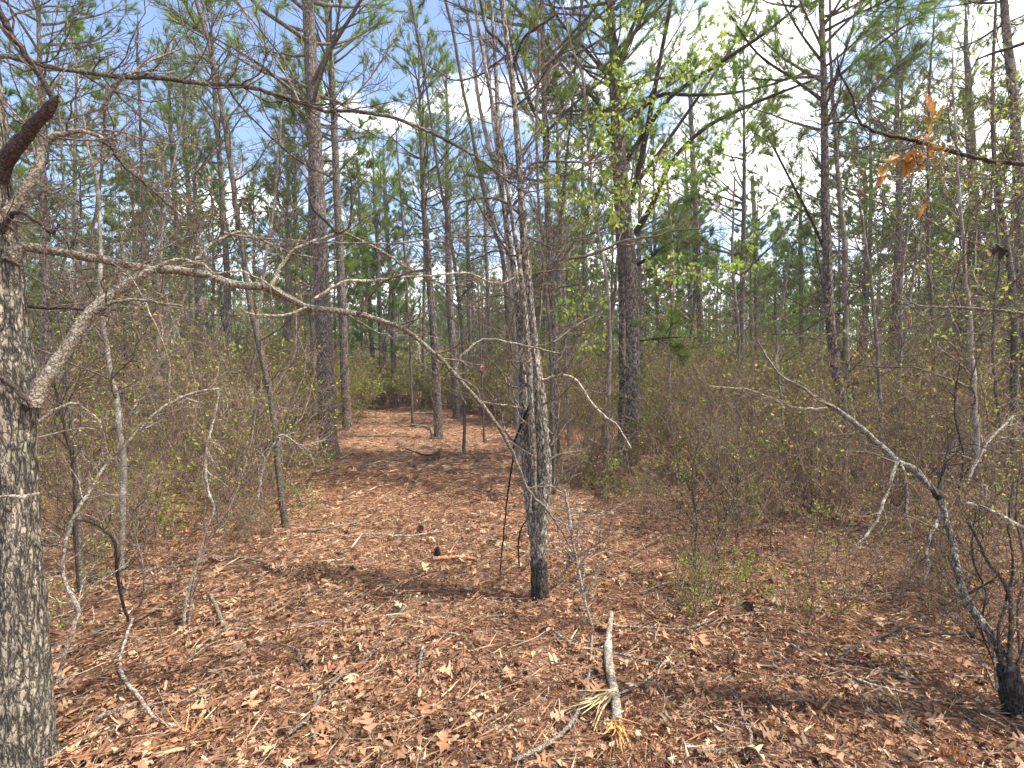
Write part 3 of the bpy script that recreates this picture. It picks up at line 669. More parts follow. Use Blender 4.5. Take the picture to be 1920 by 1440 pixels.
hardwood('thin grey stem crowding the double oak on its right, forked above', [(1040, 930, 8), (1036, 800, 8), (1030, 650, 8), (1018, 480, 7), (1005, 300, 6), (1010, 120, 6), (1002, 0, 5)], 6.5, 22, group=GH, mat='dark_smooth', L=(.4, 1.2))
hardwood('pale slim stem crowding the double oak on its left', [(995, 900, 8), (978, 780, 8), (962, 620, 8), (948, 470, 7), (930, 300, 7), (912, 140, 6), (900, 0, 5)], 6.8, 22, group=GH, L=(.4, 1.2))
hardwood('dark slim stem leaning right above the double oak', [(1048, 860, 7), (1040, 700, 7), (1046, 520, 7), (1060, 340, 6), (1080, 160, 5), (1095, 0, 5)], 7.5, 22, group=GH, mat='dark_smooth', L=(.4, 1.4))
hardwood('bare slim stem crossing the blue gap above the path', [(870, 850, 7), (868, 680, 7), (850, 500, 7), (822, 320, 6), (800, 150, 5), (770, 0, 5)], 9, 26, group=GH, mat='dark_smooth', L=(.6, 1.6))
tY, pY, bY = hardwood('slim grey sapling bearing bright yellow green leaves', [(1136, 905, 9), (1142, 780, 8), (1143, 640, 8), (1140, 550, 8), (1130, 470, 7), (1113, 375, 6), (1109, 300, 6), (1098, 200, 5), (1090, 135, 5), (1070, 85, 4), (1050, 0, 3)], 7, 10, group=GH, z0=2, name='leafy_sapling')
hardwood('dark forked sapling behind the leafy one', [(1130, 830, 9), (1140, 650, 8), (1150, 520, 8), (1160, 440, 7), (1180, 330, 5)], 6.4, 20, group=GH, mat='dark_smooth', leaves=(YG, .05, (.04, .07)))
hardwood('twisted dark sapling at the far left beside the oak', [(155, 1110, 20), (148, 1020, 10), (145, 900, 7), (130, 820, 7), (118, 700, 6), (100, 560, 6), (120, 450, 5), (110, 300, 4)], 3.9, 24, group=GH, mat='dark_smooth', leaves=(OL, .1, (.015, .03)))
hardwood('bent sapling in the right thicket with pale twigs', [(1480, 900, 6), (1470, 800, 6), (1462, 720, 5), (1455, 640, 5), (1470, 560, 4)], 3.4, 16, group=GH)
hardwood('bent dark sapling standing beside the flaky pine foot', [(1620, 890, 11), (1612, 800, 9), (1598, 720, 6), (1560, 600, 5), (1535, 480, 4)], 4.4, 20, group=GH, mat='dark_smooth')
hardwood('grey sapling in the right distance, forked high up', [(1676, 880, 8), (1684, 760, 8), (1688, 560, 7), (1702, 420, 5), (1712, 300, 4)], 6., 26, group=GH, L=(.5, 1.6))
hardwood('sapling with small green leaves beside the right edge', [(1900, 960, 8), (1880, 800, 7), (1868, 640, 6), (1880, 500, 5), (1872, 380, 4)], 4.6, 24, group=GH, leaves=(YG, .3, (.025, .05)), mat='dark_smooth', name='leafy_sapling')
hardwood('crooked sapling tangled behind the big left oak', [(60, 950, 10), (100, 780, 8), (150, 600, 7), (175, 420, 6), (195, 250, 6), (205, 100, 4)], 4.8, 30, group=GH, mat='dark_smooth', leaves=(BR, .1, (.02, .04)))
hardwood('slight sapling between the oak limb and the thick pine', [(470, 880, 8), (478, 700, 7), (500, 520, 6), (520, 360, 5), (535, 200, 4)], 5.4, 26, group=GH)
hardwood('bare wand of a sapling left of the path end', [(300, 860, 7), (310, 700, 6), (300, 520, 5), (310, 340, 4)], 5.2, 26, group=GH, leaves=(OL, .06, (.02, .03)))
hardwood('thin bare sapling in front of the sky right of centre', [(1262, 850, 7), (1255, 700, 6), (1262, 520, 5), (1250, 330, 4)], 6, 24, group=GH, leaves=(YG, .04, (.03, .06)))
hardwood('bare sapling left of the low crowned pine', [(1378, 830, 7), (1384, 650, 6), (1372, 480, 5), (1380, 330, 4)], 5.4, 26, group=GH)
hardwood('bare sapling rising in the gap right of the path', [(775, 800, 6), (770, 640, 5), (760, 480, 5), (748, 300, 4)], 9, 30, group=GH, mat='dark_smooth', L=(.6, 1.8))
hardwood('tall bare sapling whose twigs fill the right sky', [(1745, 860, 9), (1752, 650, 8), (1742, 430, 7), (1750, 200, 5), (1760, 60, 4)], 8, 34, group=GH, mat='dark_smooth', L=(.6, 1.9))
hardwood('tall bare sapling whose twigs cross the blue sky left', [(268, 850, 9), (262, 650, 8), (272, 430, 7), (262, 200, 5), (255, 60, 4)], 8, 34, group=GH, mat='dark_smooth', L=(.6, 1.9))

# fresh leaf sprays of the leafy sapling
r = np.random.default_rng(3); mb = MB(); al = []
A = Par(seg=.07, wig=.2, up=-.03, kids=(5, 2), ratio=(.35, .7), sides=(4, 3), minr=.0014)
dY = bY[1]
for cx, cy, dd in [(1140, 130, -.5), (1125, 215, -.4), (1180, 200, -.7), (1240, 150, -1.), (1330, 45, -1.3), (1350, 95, -1.4), (1225, 220, -.9), (1010, 250, -.4), (1060, 270, -.3), (1130, 262, -.6), (1270, 290, -1), (1180, 330, -.7), (1220, 372, -.9), (1060, 355, -.3), (1160, 390, -.6), (1100, 420, -.3), (1310, 150, -1.2), (1150, 40, -.4), (1035, 350, -.5), (1080, 500, -.2), (1110, 565, -.3), (1290, 505, -.6), (1350, 500, -.8), (1385, 492, -.9), (1300, 100, -1.1), (1170, 250, -.8), (1240, 330, -.9), (1080, 330, -.3), (1320, 285, -1.1), (1120, 640, -.3), (1060, 590, -.2)]:
    q = P(cx, cy, dY + dd)
    i = int(np.argmin(np.abs(pY[:, 2] - (q[2] - .35 * abs(dd) - .1)))); s0 = pY[i, :3]
    m = (s0 + q) / 2 + np.array([0, 0, .12])
    pa = smooth_path([[*s0, .006], [*m, .004], [*q, .002]], .12); tube(mb, pa[:, :3], pa[:, 3], 5)
    for z_, (qq, dv, _) in enumerate(path_points(pa, r, 3, .45, 1.) + [(q, unit(q - m), 0)] * 3):
        grow(mb, qq, dv + r.normal(0, .6, 3), r.uniform(.16, .38), .0025, 1, r, A, None, 0, 0, al)
mb.build('leafy_branches', M['twig'], tY, bY)
add_leaves(tY, bY, al, r, YG, .62, (.03, .07), 'leaves', oval_leaf(.3, .3), .9)

# ------------------------------------------------------------------ the big left oak
r = np.random.default_rng(21)
D0 = 1.92
base = P(34, 1460, D0); base[2] = float(gh(base[0], base[1]))
t = thing('oak_tree', 'big left oak, furrowed grey bark, long limbs reaching over the clearing', 'oak tree', base)
rows = [(26, 1475, 140), (28, 1440, 128), (30, 1300, 106), (28, 1150, 90), (26, 1000, 76), (26, 850, 68), (26, 720, 74), (8, 620, 70), (4, 500, 58), (0, 400, 42), (-8, 250, 36), (-30, 60, 30), (-50, -120, 26), (-60, -330, 20)]
path = px_path(rows, D0, D0, .025)
mb = MB(); tube(mb, path[:, :3], path[:, 3], 44, disp=bark_disp(.10, 24, 12, 3.)); mb.build('trunk', M['oak'], t, base)
def limb(t, b, pts, d0, d1, mat='limb', ntw=0, Lt=(.15, .5), name='limb', leaves=None, k=9, up=.05, lev=1, seed=None, tmat='twig', sub=None, parent=None, rough=.04):
    path = px_path(pts, d0, d1, .035); r = np.random.default_rng(seed or int(abs(pts[0][0]) * 3 + pts[-1][0]))
    path[1:-1, :3] += r.normal(0, .002, (len(path) - 2, 3)); path[:, 3] *= 1 + r.normal(0, rough, len(path))
    path[:, 3] *= 1 if k > 11 else .82
    mb = MB(); tube(mb, path[:, :3], path[:, 3], k, cap=True); lo = mb.build(name, M[mat], t if parent is None else parent, b)
    if ntw:
        A = Par(seg=.05, wig=.2, up=up, kids=(4, 3), ratio=(.3, .6), sides=(4, 3, 3), minr=.0011); al = []
        mb = MB()
        for q, dv, rad in path_points(path, r, ntw, .08, 1.):
            s_ = unit(np.cross(dv, r.normal(size=3))); a = math.radians(r.uniform(25, 75))
            grow(mb, q, dv * math.cos(a) + s_ * math.sin(a), r.uniform(*Lt), max(.0016, min(rad * .45, .0045)), lev, r, A, None, 0, 0, al)
        tw = mb.build('twigs', M[tmat], lo, b)
        if leaves: add_leaves(t, b, al, r, *leaves, parent=lo)
    return path
limb(t, base, [(17, 492, 30), (30, 470, 26), (50, 462, 18), (83, 468, 17), (140, 478, 16), (200, 487, 16), (240, 497, 15), (287, 503, 17), (333, 508, 16), (393, 517, 15), (433, 532, 15), (480, 536, 14), (510, 543, 15), (547, 562, 13), (580, 578, 13), (630, 582, 11), (670, 588, 12), (713, 600, 9), (757, 617, 8), (790, 643, 8), (823, 670, 8), (850, 697, 8), (880, 733, 8), (913, 770, 7), (950, 827, 7), (970, 870, 6), (990, 920, 6), (1020, 950, 5), (1055, 1000, 4), (1072, 1032, 3)], 1.9, 2.75, ntw=34, Lt=(.1, .35), k=12)
limb(t, base, [(60, 760, 30), (85, 710, 26), (120, 660, 23), (150, 615, 22), (180, 580, 24), (215, 550, 17), (250, 525, 15), (290, 505, 14)], 1.9, 2.06, ntw=8, Lt=(.1, .3), k=14)
limb(t, base, [(180, 585, 11), (210, 568, 9), (250, 562, 7), (300, 568, 6), (342, 574, 5)], 1.97, 2.0, ntw=3)
limb(t, base, [(288, 503, 8), (330, 487, 8), (380, 495, 7), (402, 512, 6), (460, 510, 5), (520, 545, 5), (580, 575, 4)], 2.05, 2.2)
limb(t, base, [(365, 487, 7), (400, 455, 7), (430, 440, 6), (460, 436, 5), (500, 455, 4), (560, 478, 4), (640, 490, 3)], 2.1, 2.4, ntw=10)
limb(t, base, [(508, 543, 9), (520, 510, 8), (545, 475, 7), (565, 460, 8), (605, 447, 7), (632, 437, 9), (655, 440, 6), (690, 458, 5), (730, 480, 5), (790, 518, 4), (850, 535, 3), (882, 530, 3)], 2.18, 2.6, ntw=14, Lt=(.1, .35))
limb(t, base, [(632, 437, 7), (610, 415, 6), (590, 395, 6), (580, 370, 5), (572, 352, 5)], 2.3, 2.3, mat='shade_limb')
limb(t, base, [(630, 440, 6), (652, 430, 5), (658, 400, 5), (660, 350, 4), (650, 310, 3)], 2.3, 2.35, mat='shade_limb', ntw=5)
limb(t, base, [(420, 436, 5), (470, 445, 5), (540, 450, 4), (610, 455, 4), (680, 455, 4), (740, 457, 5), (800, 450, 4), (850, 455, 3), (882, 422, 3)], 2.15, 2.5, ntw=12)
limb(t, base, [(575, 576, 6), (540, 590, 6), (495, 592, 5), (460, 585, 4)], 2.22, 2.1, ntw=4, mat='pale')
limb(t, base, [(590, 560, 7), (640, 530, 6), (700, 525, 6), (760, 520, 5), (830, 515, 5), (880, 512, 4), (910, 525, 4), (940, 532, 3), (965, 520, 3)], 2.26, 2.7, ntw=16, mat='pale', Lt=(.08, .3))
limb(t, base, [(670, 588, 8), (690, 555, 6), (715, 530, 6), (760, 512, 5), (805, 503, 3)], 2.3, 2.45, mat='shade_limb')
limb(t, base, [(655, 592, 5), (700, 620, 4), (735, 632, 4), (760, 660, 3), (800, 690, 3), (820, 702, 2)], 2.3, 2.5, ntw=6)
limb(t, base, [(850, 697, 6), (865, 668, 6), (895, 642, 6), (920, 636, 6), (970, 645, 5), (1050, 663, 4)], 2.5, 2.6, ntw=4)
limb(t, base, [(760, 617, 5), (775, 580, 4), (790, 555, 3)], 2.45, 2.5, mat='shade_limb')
# the broken stub and the leader above it
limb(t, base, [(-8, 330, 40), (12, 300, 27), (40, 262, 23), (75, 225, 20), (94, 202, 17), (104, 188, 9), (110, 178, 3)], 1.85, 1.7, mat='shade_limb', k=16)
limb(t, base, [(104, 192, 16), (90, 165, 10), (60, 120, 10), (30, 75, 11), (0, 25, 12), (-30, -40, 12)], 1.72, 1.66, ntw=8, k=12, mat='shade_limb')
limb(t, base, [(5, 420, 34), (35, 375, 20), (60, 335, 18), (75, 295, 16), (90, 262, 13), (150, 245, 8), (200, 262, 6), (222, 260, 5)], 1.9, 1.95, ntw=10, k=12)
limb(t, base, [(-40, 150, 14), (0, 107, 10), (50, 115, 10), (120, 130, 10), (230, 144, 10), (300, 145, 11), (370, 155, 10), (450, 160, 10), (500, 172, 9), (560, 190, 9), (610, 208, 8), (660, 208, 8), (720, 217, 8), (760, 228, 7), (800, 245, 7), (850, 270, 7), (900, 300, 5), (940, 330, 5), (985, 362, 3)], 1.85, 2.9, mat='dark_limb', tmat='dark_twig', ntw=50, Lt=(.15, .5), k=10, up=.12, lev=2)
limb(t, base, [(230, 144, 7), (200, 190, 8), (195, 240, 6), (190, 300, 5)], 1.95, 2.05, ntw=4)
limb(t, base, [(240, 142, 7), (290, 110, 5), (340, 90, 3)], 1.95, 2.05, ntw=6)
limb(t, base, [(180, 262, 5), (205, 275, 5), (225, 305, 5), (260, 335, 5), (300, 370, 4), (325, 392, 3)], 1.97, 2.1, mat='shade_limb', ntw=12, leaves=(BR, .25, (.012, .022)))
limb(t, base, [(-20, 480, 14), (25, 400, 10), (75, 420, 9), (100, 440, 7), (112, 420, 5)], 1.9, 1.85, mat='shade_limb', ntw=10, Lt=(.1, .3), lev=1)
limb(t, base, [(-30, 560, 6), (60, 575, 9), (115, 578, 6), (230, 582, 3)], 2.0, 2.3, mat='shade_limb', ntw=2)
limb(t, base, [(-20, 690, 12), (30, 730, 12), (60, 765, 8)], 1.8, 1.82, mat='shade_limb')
limb(t, base, [(75, 790, 10), (100, 770, 8), (130, 756, 7), (150, 757, 5)], 1.9, 1.95)
limb(t, base, [(72, 820, 4), (110, 810, 4), (150, 803, 4), (182, 806, 3)], 1.9, 2.)
limb(t, base, [(-30, 935, 3), (20, 931, 6), (50, 932, 12), (72, 924, 6)], 1.8, 1.78, mat='pale')
limb(t, base, [(640, 207, 5), (690, 150, 4), (730, 90, 4), (760, 20, 3)], 2.4, 2.8, ntw=14, Lt=(.15, .5))
limb(t, base, [(560, 190, 5), (530, 130, 4), (480, 60, 4), (440, -10, 4)], 2.3, 2.6, ntw=14, Lt=(.15, .5))
limb(t, base, [(420, 158, 5), (480, 230, 4), (560, 300, 4), (630, 340, 3)], 2.2, 2.6, mat='shade_limb', ntw=12, Lt=(.15, .4))

# ------------------------------------------------------------------ the double oak in the centre
base = G(1011, 1124)
dc = base[1]
t = thing('oak_tree', 'double stemmed oak in the middle with a blackened foot', 'oak tree', base)
rows = [(1012, 1132, 40), (1012, 1118, 34), (1011, 1080, 30), (1010, 1040, 31), (1013, 990, 30), (1018, 940, 27), (1021, 890, 27), (1018, 830, 26), (1013, 770, 26), (1007, 715, 25), (1001, 650, 20), (995, 590, 17), (988, 500, 16), (981, 430, 14), (976, 350, 13), (968, 230, 11), (958, 130, 10), (947, 50, 9), (938, -20, 9), (920, -200, 7), (905, -360, 5)]
cpath = px_path(rows, dc, dc, .025)
mb = MB(); tube(mb, cpath[:, :3], cpath[:, 3], 30, disp=bark_disp(.2, 14, 16, 8.)); mb.build('trunk', M['charred'], t, base)
rows = [(1009, 1040, 14), (1000, 1000, 20), (992, 930, 19), (986, 860, 19), (983, 790, 19), (981, 720, 16), (976, 650, 13), (972, 590, 12), (966, 520, 11), (950, 420, 10), (935, 300, 9), (932, 180, 8), (925, 60, 6), (915, -60, 5)]
path2 = px_path(rows, dc, dc + .35, .03)
mb = MB(); tube(mb, path2[:, :3], path2[:, 3], 20, disp=bark_disp(.12, 12, 14, 1.)); mb.build('second_stem', M['charred'], t, base)
rows = [(1014, 1010, 10), (1004, 930, 11), (999, 820, 11), (993, 700, 11), (982, 560, 10), (962, 420, 8), (930, 230, 7), (898, 60, 6), (880, -60, 5)]
path3 = px_path(rows, dc, dc - .3, .03); mb = MB(); tube(mb, path3[:, :3], path3[:, 3], 14, disp=bark_disp(.12, 12, 14, 6.)); mb.build('third_stem', M['charred'], t, base)
for pth_, nm_, n__ in ((cpath, 'trunk_twigs', 34), (path2, 'stem_twigs', 26)):
    r = np.random.default_rng(n__); mb = MB(); hard_branches(mb, pth_, r, n__, (.2, .8), 2, .9, None, Par(seg=.05, wig=.2, up=.05, kids=(5, 3), ratio=(.3, .6), sides=(5, 4, 3), minr=.0012)); mb.build(nm_, M['twig'], t, base)
C = lambda pts, dd=0., **k: limb(t, base, pts, dc, dc + dd, **{'mat': 'dark_limb', **k})
C([(1000, 535, 8), (1027, 500, 8), (1050, 488, 7), (1100, 480, 7), (1130, 468, 7), (1167, 452, 6), (1200, 447, 5), (1237, 441, 5), (1260, 433, 4), (1312, 430, 3)], .3, ntw=16)
C([(967, 235, 8), (955, 115, 7), (940, 80, 7), (910, 50, 6), (900, -10, 6)], .2, ntw=8, mat='shade_limb')
C([(963, 125, 7), (972, 95, 6), (985, 68, 6), (1010, 50, 5), (1042, 28, 4)], -.2, ntw=10, mat='shade_limb')
C([(975, 402, 6), (940, 376, 5), (900, 372, 5), (855, 382, 4)], -.2, ntw=8)
C([(978, 330, 6), (1000, 306, 6), (1065, 302, 5), (1115, 305, 4), (1160, 285, 3)], .1, ntw=12)
C([(1003, 700, 7), (1017, 713, 7), (1043, 705, 6), (1073, 707, 6), (1093, 730, 6), (1110, 757, 6), (1137, 783, 5), (1160, 800, 4), (1183, 840, 3)], -.4, ntw=22, mat='pale', Lt=(.08, .3))
C([(1018, 945, 8), (1030, 925, 8), (1045, 905, 7), (1060, 885, 5), (1090, 868, 3)], .2, ntw=6, mat='shade_limb')
C([(985, 470, 6), (960, 480, 4), (930, 470, 4), (880, 490, 3)], .2, ntw=14)
C([(982, 440, 5), (1010, 455, 4), (1045, 470, 3), (1080, 505, 3)], -.2, ntw=14)
C([(975, 300, 5), (1010, 250, 4), (1060, 200, 3), (1090, 140, 3)], .3, ntw=14)
C([(965, 200, 5), (1000, 170, 4), (1040, 110, 3), (1080, 90, 3)], -.3, ntw=12)
C([(985, 560, 5), (1020, 520, 4), (1050, 470, 4), (1090, 400, 3)], .2, ntw=16, leaves=(YG, .12, (.02, .04)))
C([(978, 765, 5), (950, 760, 5), (910, 755, 4), (880, 740, 3)], -.3, ntw=14, mat='pale', Lt=(.1, .3))
C([(968, 500, 5), (930, 440, 4), (890, 370, 3), (860, 300, 3)], .2, ntw=16)
C([(955, 100, 4), (900, 140, 4), (850, 150, 3), (800, 120, 3)], .2, ntw=16)
C([(1008, 650, 5), (1040, 640, 4), (1080, 610, 4), (1130, 585, 3)], .4, ntw=16)
C([(990, 600, 5), (960, 560, 4), (920, 555, 3), (880, 575, 2)], .2, ntw=14)
C([(1017, 870, 4), (1060, 850, 3), (1110, 870, 3)], .5, ntw=8)
# ------------------------------------------------------------------ small sticks standing or leaning by the double oak
def lone(name, label, cat, pts, d0, d1, mat, ntw=0, group=None, on_ground=False, k=7, Lt=(.08, .25), leaves=None, lev=1, up=.05, pname='branches'):
    if on_ground:
        rows = []
        for px, py, w in pts:
            q = G(px, py); rows.append([q[0], q[1], q[2] + w / 2 / 960 * q[1] * .8 + .026, w * .78 / 2 / 960 * q[1]])
        path = smooth_path(rows, .035)
    else:
        path = px_path(pts, d0, d1, .04); path[:, 3] *= .78; ntw = int(ntw * 1.8)
    r = np.random.default_rng(int(pts[0][0] * 5 + pts[0][1]))
    path[:, 3] *= 1 + r.normal(0, .05, len(path)); path[1:-1, :3] += r.normal(0, .0015, (len(path) - 2, 3))
    b = path[0, :3].copy()
    mb = MB(); tube(mb, path[:, :3], path[:, 3], k, cap=True)
    if not ntw:
        o = mb.build(name, M[mat], None, b); return tag(o, label, cat, group), path, b
    t = thing(name, label, cat, b, group); mb.build('stem', M[mat], t, b)
    A = Par(seg=.04, wig=.2, up=0 if on_ground else up, kids=(4, 2), ratio=(.3, .6), sides=(4, 3, 3), minr=.001); al = []; mb = MB()
    for q, dv, rad in path_points(path, r, ntw, .15, 1.):
        s_ = unit(np.cross(dv, r.normal(size=3)))
        if on_ground: s_[2] = abs(s_[2]) * .25
        a = math.radians(r.uniform(25, 70)); grow(mb, q, dv * math.cos(a) + s_ * math.sin(a), r.uniform(*Lt), max(.0013, min(.004, rad * .5)), lev, r, A, None, 0, 0, al)
    mb.build(pname, M[mat], t, b)
    if leaves: add_leaves(t, b, al, r, *leaves)
    return t, path, b
g0 = G(937, 1084)
lone('dead_stick', 'thin black stick leaning on the left stem of the double oak', 'stick', [(937, 1084, 3), (940, 1045, 3.5), (950, 945, 4), (960, 870, 4.5), (965, 830, 5), (978, 795, 6), (992, 762, 7)], g0[1], dc - .05, 'burnt')
g0 = G(975, 1065)
lone('dead_stick', 'short upright twig left of the blackened oak foot', 'stick', [(974, 1068, 4), (972, 1020, 4), (978, 990, 4), (988, 975, 3)], g0[1], dc, 'shade_limb', 2)
g0 = G(1110, 1130)
lone('dead_sapling', 'thin dead stem with a pale top right of the double oak', 'sapling', [(1112, 1180, 7), (1103, 1150, 7), (1092, 1110, 7), (1085, 1070, 7), (1076, 1030, 7), (1070, 985, 8), (1065, 950, 7), (1058, 918, 8)], 3.0, 3.05, 'pale', 14, Lt=(.1, .4))
lone('dead_sapling', 'little dead twiggy stem at the right of the oak foot', 'sapling', [(1040, 1090, 7), (1060, 1070, 6), (1080, 1045, 5), (1120, 1020, 4), (1160, 990, 3)], 3.6, 3.7, 'twig', 14)

# ------------------------------------------------------------------ arching saplings at the left
g0 = G(105, 1300)
tA, pA, bA = lone('arched_sapling', 'arched pale sapling bowing right beside the big left oak', 'sapling', [(108, 1280, 10), (125, 1215, 10), (143, 1160, 10), (148, 1140, 10), (128, 1105, 9), (118, 1065, 9), (125, 1010, 9), (136, 975, 10), (160, 935, 8), (198, 872, 8), (240, 828, 8), (290, 776, 7), (340, 746, 7), (380, 733, 6), (412, 729, 5)], 2.3, 2.9, 'pale', 16, Lt=(.1, .4))
lone('dead_branch', 'pale crooked branch hanging down from the tip of the arched sapling', 'branch', [(412, 729, 4), (402, 780, 5), (390, 830, 6), (386, 870, 6), (390, 920, 6), (402, 955, 6), (388, 990, 5), (370, 1050, 6), (352, 1110, 7), (345, 1160, 8), (345, 1222, 9)], 2.9, 2.9, 'pale', 6)
lone('dead_branch', 'thin upright pale wand standing on the bow of the arched sapling', 'branch', [(318, 760, 4), (316, 720, 5), (318, 690, 5), (308, 650, 4), (292, 612, 4), (270, 560, 3)], 2.7, 2.6, 'pale', 3)
lone('bare_sapling', 'crooked white twig rising from the thicket beside the leaning grey sapling', 'sapling', [(455, 1003, 8), (480, 950, 4), (490, 890, 6), (500, 860, 6), (515, 830, 5), (530, 815, 4), (565, 835, 3), (610, 825, 3)], 4.4, 4.4, 'pale', 6)
lone('bare_sapling', 'slim curved dark shoot behind the arched sapling', 'sapling', [(240, 1165, 6), (225, 1110, 7), (218, 1060, 7), (214, 1015, 6), (195, 995, 5), (170, 980, 4), (140, 975, 4)], 2.95, 2.6, 'shade_limb', 6)
lone('bare_sapling', 'forked brown shoot in front of the left thicket', 'sapling', [(350, 1222, 7), (358, 1130, 7), (372, 1050, 6), (400, 1000, 6), (440, 930, 5), (470, 830, 4), (480, 760, 3)], 2.9, 3.3, 'twig', 18, Lt=(.15, .5), leaves=(OL, .15, (.012, .025)))
lone('bare_sapling', 'pale thin shoot standing in the leaves left of the path', 'sapling', [(250, 1150, 4), (268, 1120, 5), (268, 1060, 5), (255, 1010, 4), (250, 960, 4), (275, 930, 3), (270, 860, 3)], 3.1, 3.2, 'twig', 14, Lt=(.15, .45), leaves=(OL, .1, (.012, .022)))
lone('bare_sapling', 'dark snaking shoot left of the white blotched sapling', 'sapling', [(148, 1110, 6), (140, 1010, 6), (138, 900, 6), (128, 830, 6), (110, 760, 5), (98, 700, 4)], 2.9, 2.9, 'shade_limb', 16, Lt=(.15, .5), leaves=(OL, .12, (.012, .025)))

# ------------------------------------------------------------------ broken arching tree at the right
b = G(1905, 1350)
t = thing('broken_oak', 'crooked dead oak sapling at the right, blackened foot, snapped top bowing left', 'dead tree', b)
def Rl(pts, d0, d1, **k): return limb(t, b, pts, d0, d1, **k)
Rl([(1912, 1365, 46), (1905, 1330, 42), (1898, 1290, 38), (1890, 1250, 32)], b[1], b[1] + .02, mat='charred', name='trunk', k=16)
Rl([(1892, 1262, 24), (1875, 1220, 16), (1855, 1185, 16), (1825, 1145, 14), (1800, 1090, 12), (1787, 1020, 11), (1770, 960, 11), (1760, 928, 14)], b[1], 2.55, mat='charred', ntw=8, k=12)
Rl([(1766, 935, 22), (1757, 925, 20), (1750, 918, 12)], 2.53, 2.56, mat='shade_limb', name='break', k=8)
Rl([(1760, 928, 12), (1740, 910, 11), (1715, 882, 13), (1680, 864, 12), (1650, 835, 11), (1600, 790, 10), (1562, 765, 9), (1540, 752, 7), (1500, 725, 5), (1460, 700, 4), (1420, 640, 3)], 2.55, 3.2, ntw=16, k=12, Lt=(.1, .4))
Rl([(1560, 766, 7), (1520, 768, 7), (1490, 764, 6), (1462, 755, 6), (1440, 745, 5), (1400, 730, 3), (1330, 724, 3)], 2.95, 3.2, ntw=12, mat='pale', Lt=(.1, .4))
Rl([(1682, 866, 8), (1670, 900, 8), (1655, 945, 7), (1638, 985, 6), (1615, 1015, 5), (1600, 1035, 3)], 2.68, 2.5, ntw=14, mat='pale', Lt=(.06, .3), lev=2)
Rl([(1690, 872, 6), (1699, 900, 5), (1702, 930, 5), (1700, 960, 4), (1708, 995, 3)], 2.66, 2.6, ntw=10, mat='pale', Lt=(.05, .2))
Rl([(1768, 935, 8), (1758, 975, 8), (1740, 1010, 7), (1738, 1045, 6), (1742, 1065, 6), (1733, 1090, 4)], 2.54, 2.45, ntw=6, mat='pale', Lt=(.05, .2))
Rl([(1892, 1250, 14), (1896, 1180, 9), (1893, 1120, 8), (1878, 1085, 7), (1850, 1050, 7), (1832, 1010, 6), (1815, 978, 7)], b[1], 2.4, mat='shade_limb', ntw=14, Lt=(.1, .35))
Rl([(1875, 1240, 8), (1872, 1180, 6), (1885, 1130, 5), (1900, 1060, 5), (1890, 980, 4), (1900, 900, 3)], b[1], 2.5, mat='shade_limb', ntw=20, Lt=(.1, .4), leaves=(OL, .15, (.012, .022)))
Rl([(1800, 1120, 5), (1830, 1105, 5), (1862, 1088, 4), (1880, 1075, 3)], 2.4, 2.3, mat='shade_limb')
Rl([(1870, 1290, 6), (1855, 1200, 4), (1810, 1130, 4), (1770, 1080, 3), (1740, 1040, 2)], b[1], 2.6, mat='twig', ntw=16)
Rl([(1895, 1300, 7), (1925, 1180, 5), (1935, 1050, 4)], b[1], 2.3, mat='shade_limb', ntw=20, Lt=(.1, .4))
lone('dead_branch', 'pale barked branch reaching in low from the right edge', 'branch', [(1960, 1010, 13), (1920, 992, 12), (1885, 972, 11), (1850, 955, 10), (1812, 943, 8)], 2.3, 2.5, 'pale', 3, k=10)
lone('dead_branch', 'white forked dead branch sticking up behind the snapped oak', 'branch', [(1815, 900, 7), (1830, 870, 8), (1845, 840, 6), (1868, 812, 5), (1900, 780, 4)], 3.1, 3.2, 'pale', 8)
lone('dead_branch', 'dark curled twig sticking up beside the break of the snapped oak', 'branch', [(1760, 920, 8), (1770, 880, 7), (1778, 850, 6), (1790, 820, 5)], 2.6, 2.7, 'shade_limb', 6)
for lab, pts_, m__ in [('dark crooked shoot tangled just left of the snapped oak foot', [(1880, 1330, 6), (1862, 1240, 5), (1840, 1180, 5), (1848, 1110, 4), (1822, 1040, 4), (1830, 960, 3)], 'shade_limb'),
    ('grey crooked shoot between the snapped oak and the right edge', [(1916, 1260, 6), (1908, 1150, 5), (1922, 1060, 5), (1905, 960, 4), (1915, 860, 3)], 'twig'),
    ('thin shoot leaning left across the snapped oak stem', [(1868, 1300, 5), (1830, 1215, 4), (1775, 1150, 4), (1720, 1105, 3), (1660, 1080, 2)], 'twig'),
    ('dark forked shoot rising left of the upright mottled sapling', [(1800, 1040, 6), (1792, 950, 5), (1806, 860, 5), (1790, 770, 4), (1800, 680, 3)], 'shade_limb'),
    ('slender shoot standing right of the nearest knee high shrub', [(1385, 1010, 5), (1375, 940, 5), (1340, 880, 4), (1350, 800, 3)], 'twig'),
    ('slender leaning shoot left of the nearest knee high shrub', [(1304, 1110, 6), (1302, 1040, 6), (1306, 980, 5), (1298, 900, 4), (1310, 820, 3)], 'shade_limb'),
    ('curved dark shoot in front of the right thicket', [(1335, 1060, 5), (1352, 990, 5), (1378, 930, 4), (1385, 890, 3)], 'shade_limb')]:
    lone('bare_sapling', lab, 'sapling', pts_, G(pts_[0][0], pts_[0][1])[1], G(pts_[0][0], pts_[0][1])[1] + .2, m__, 14, Lt=(.12, .45), leaves=(OL, .12, (.012, .022)))
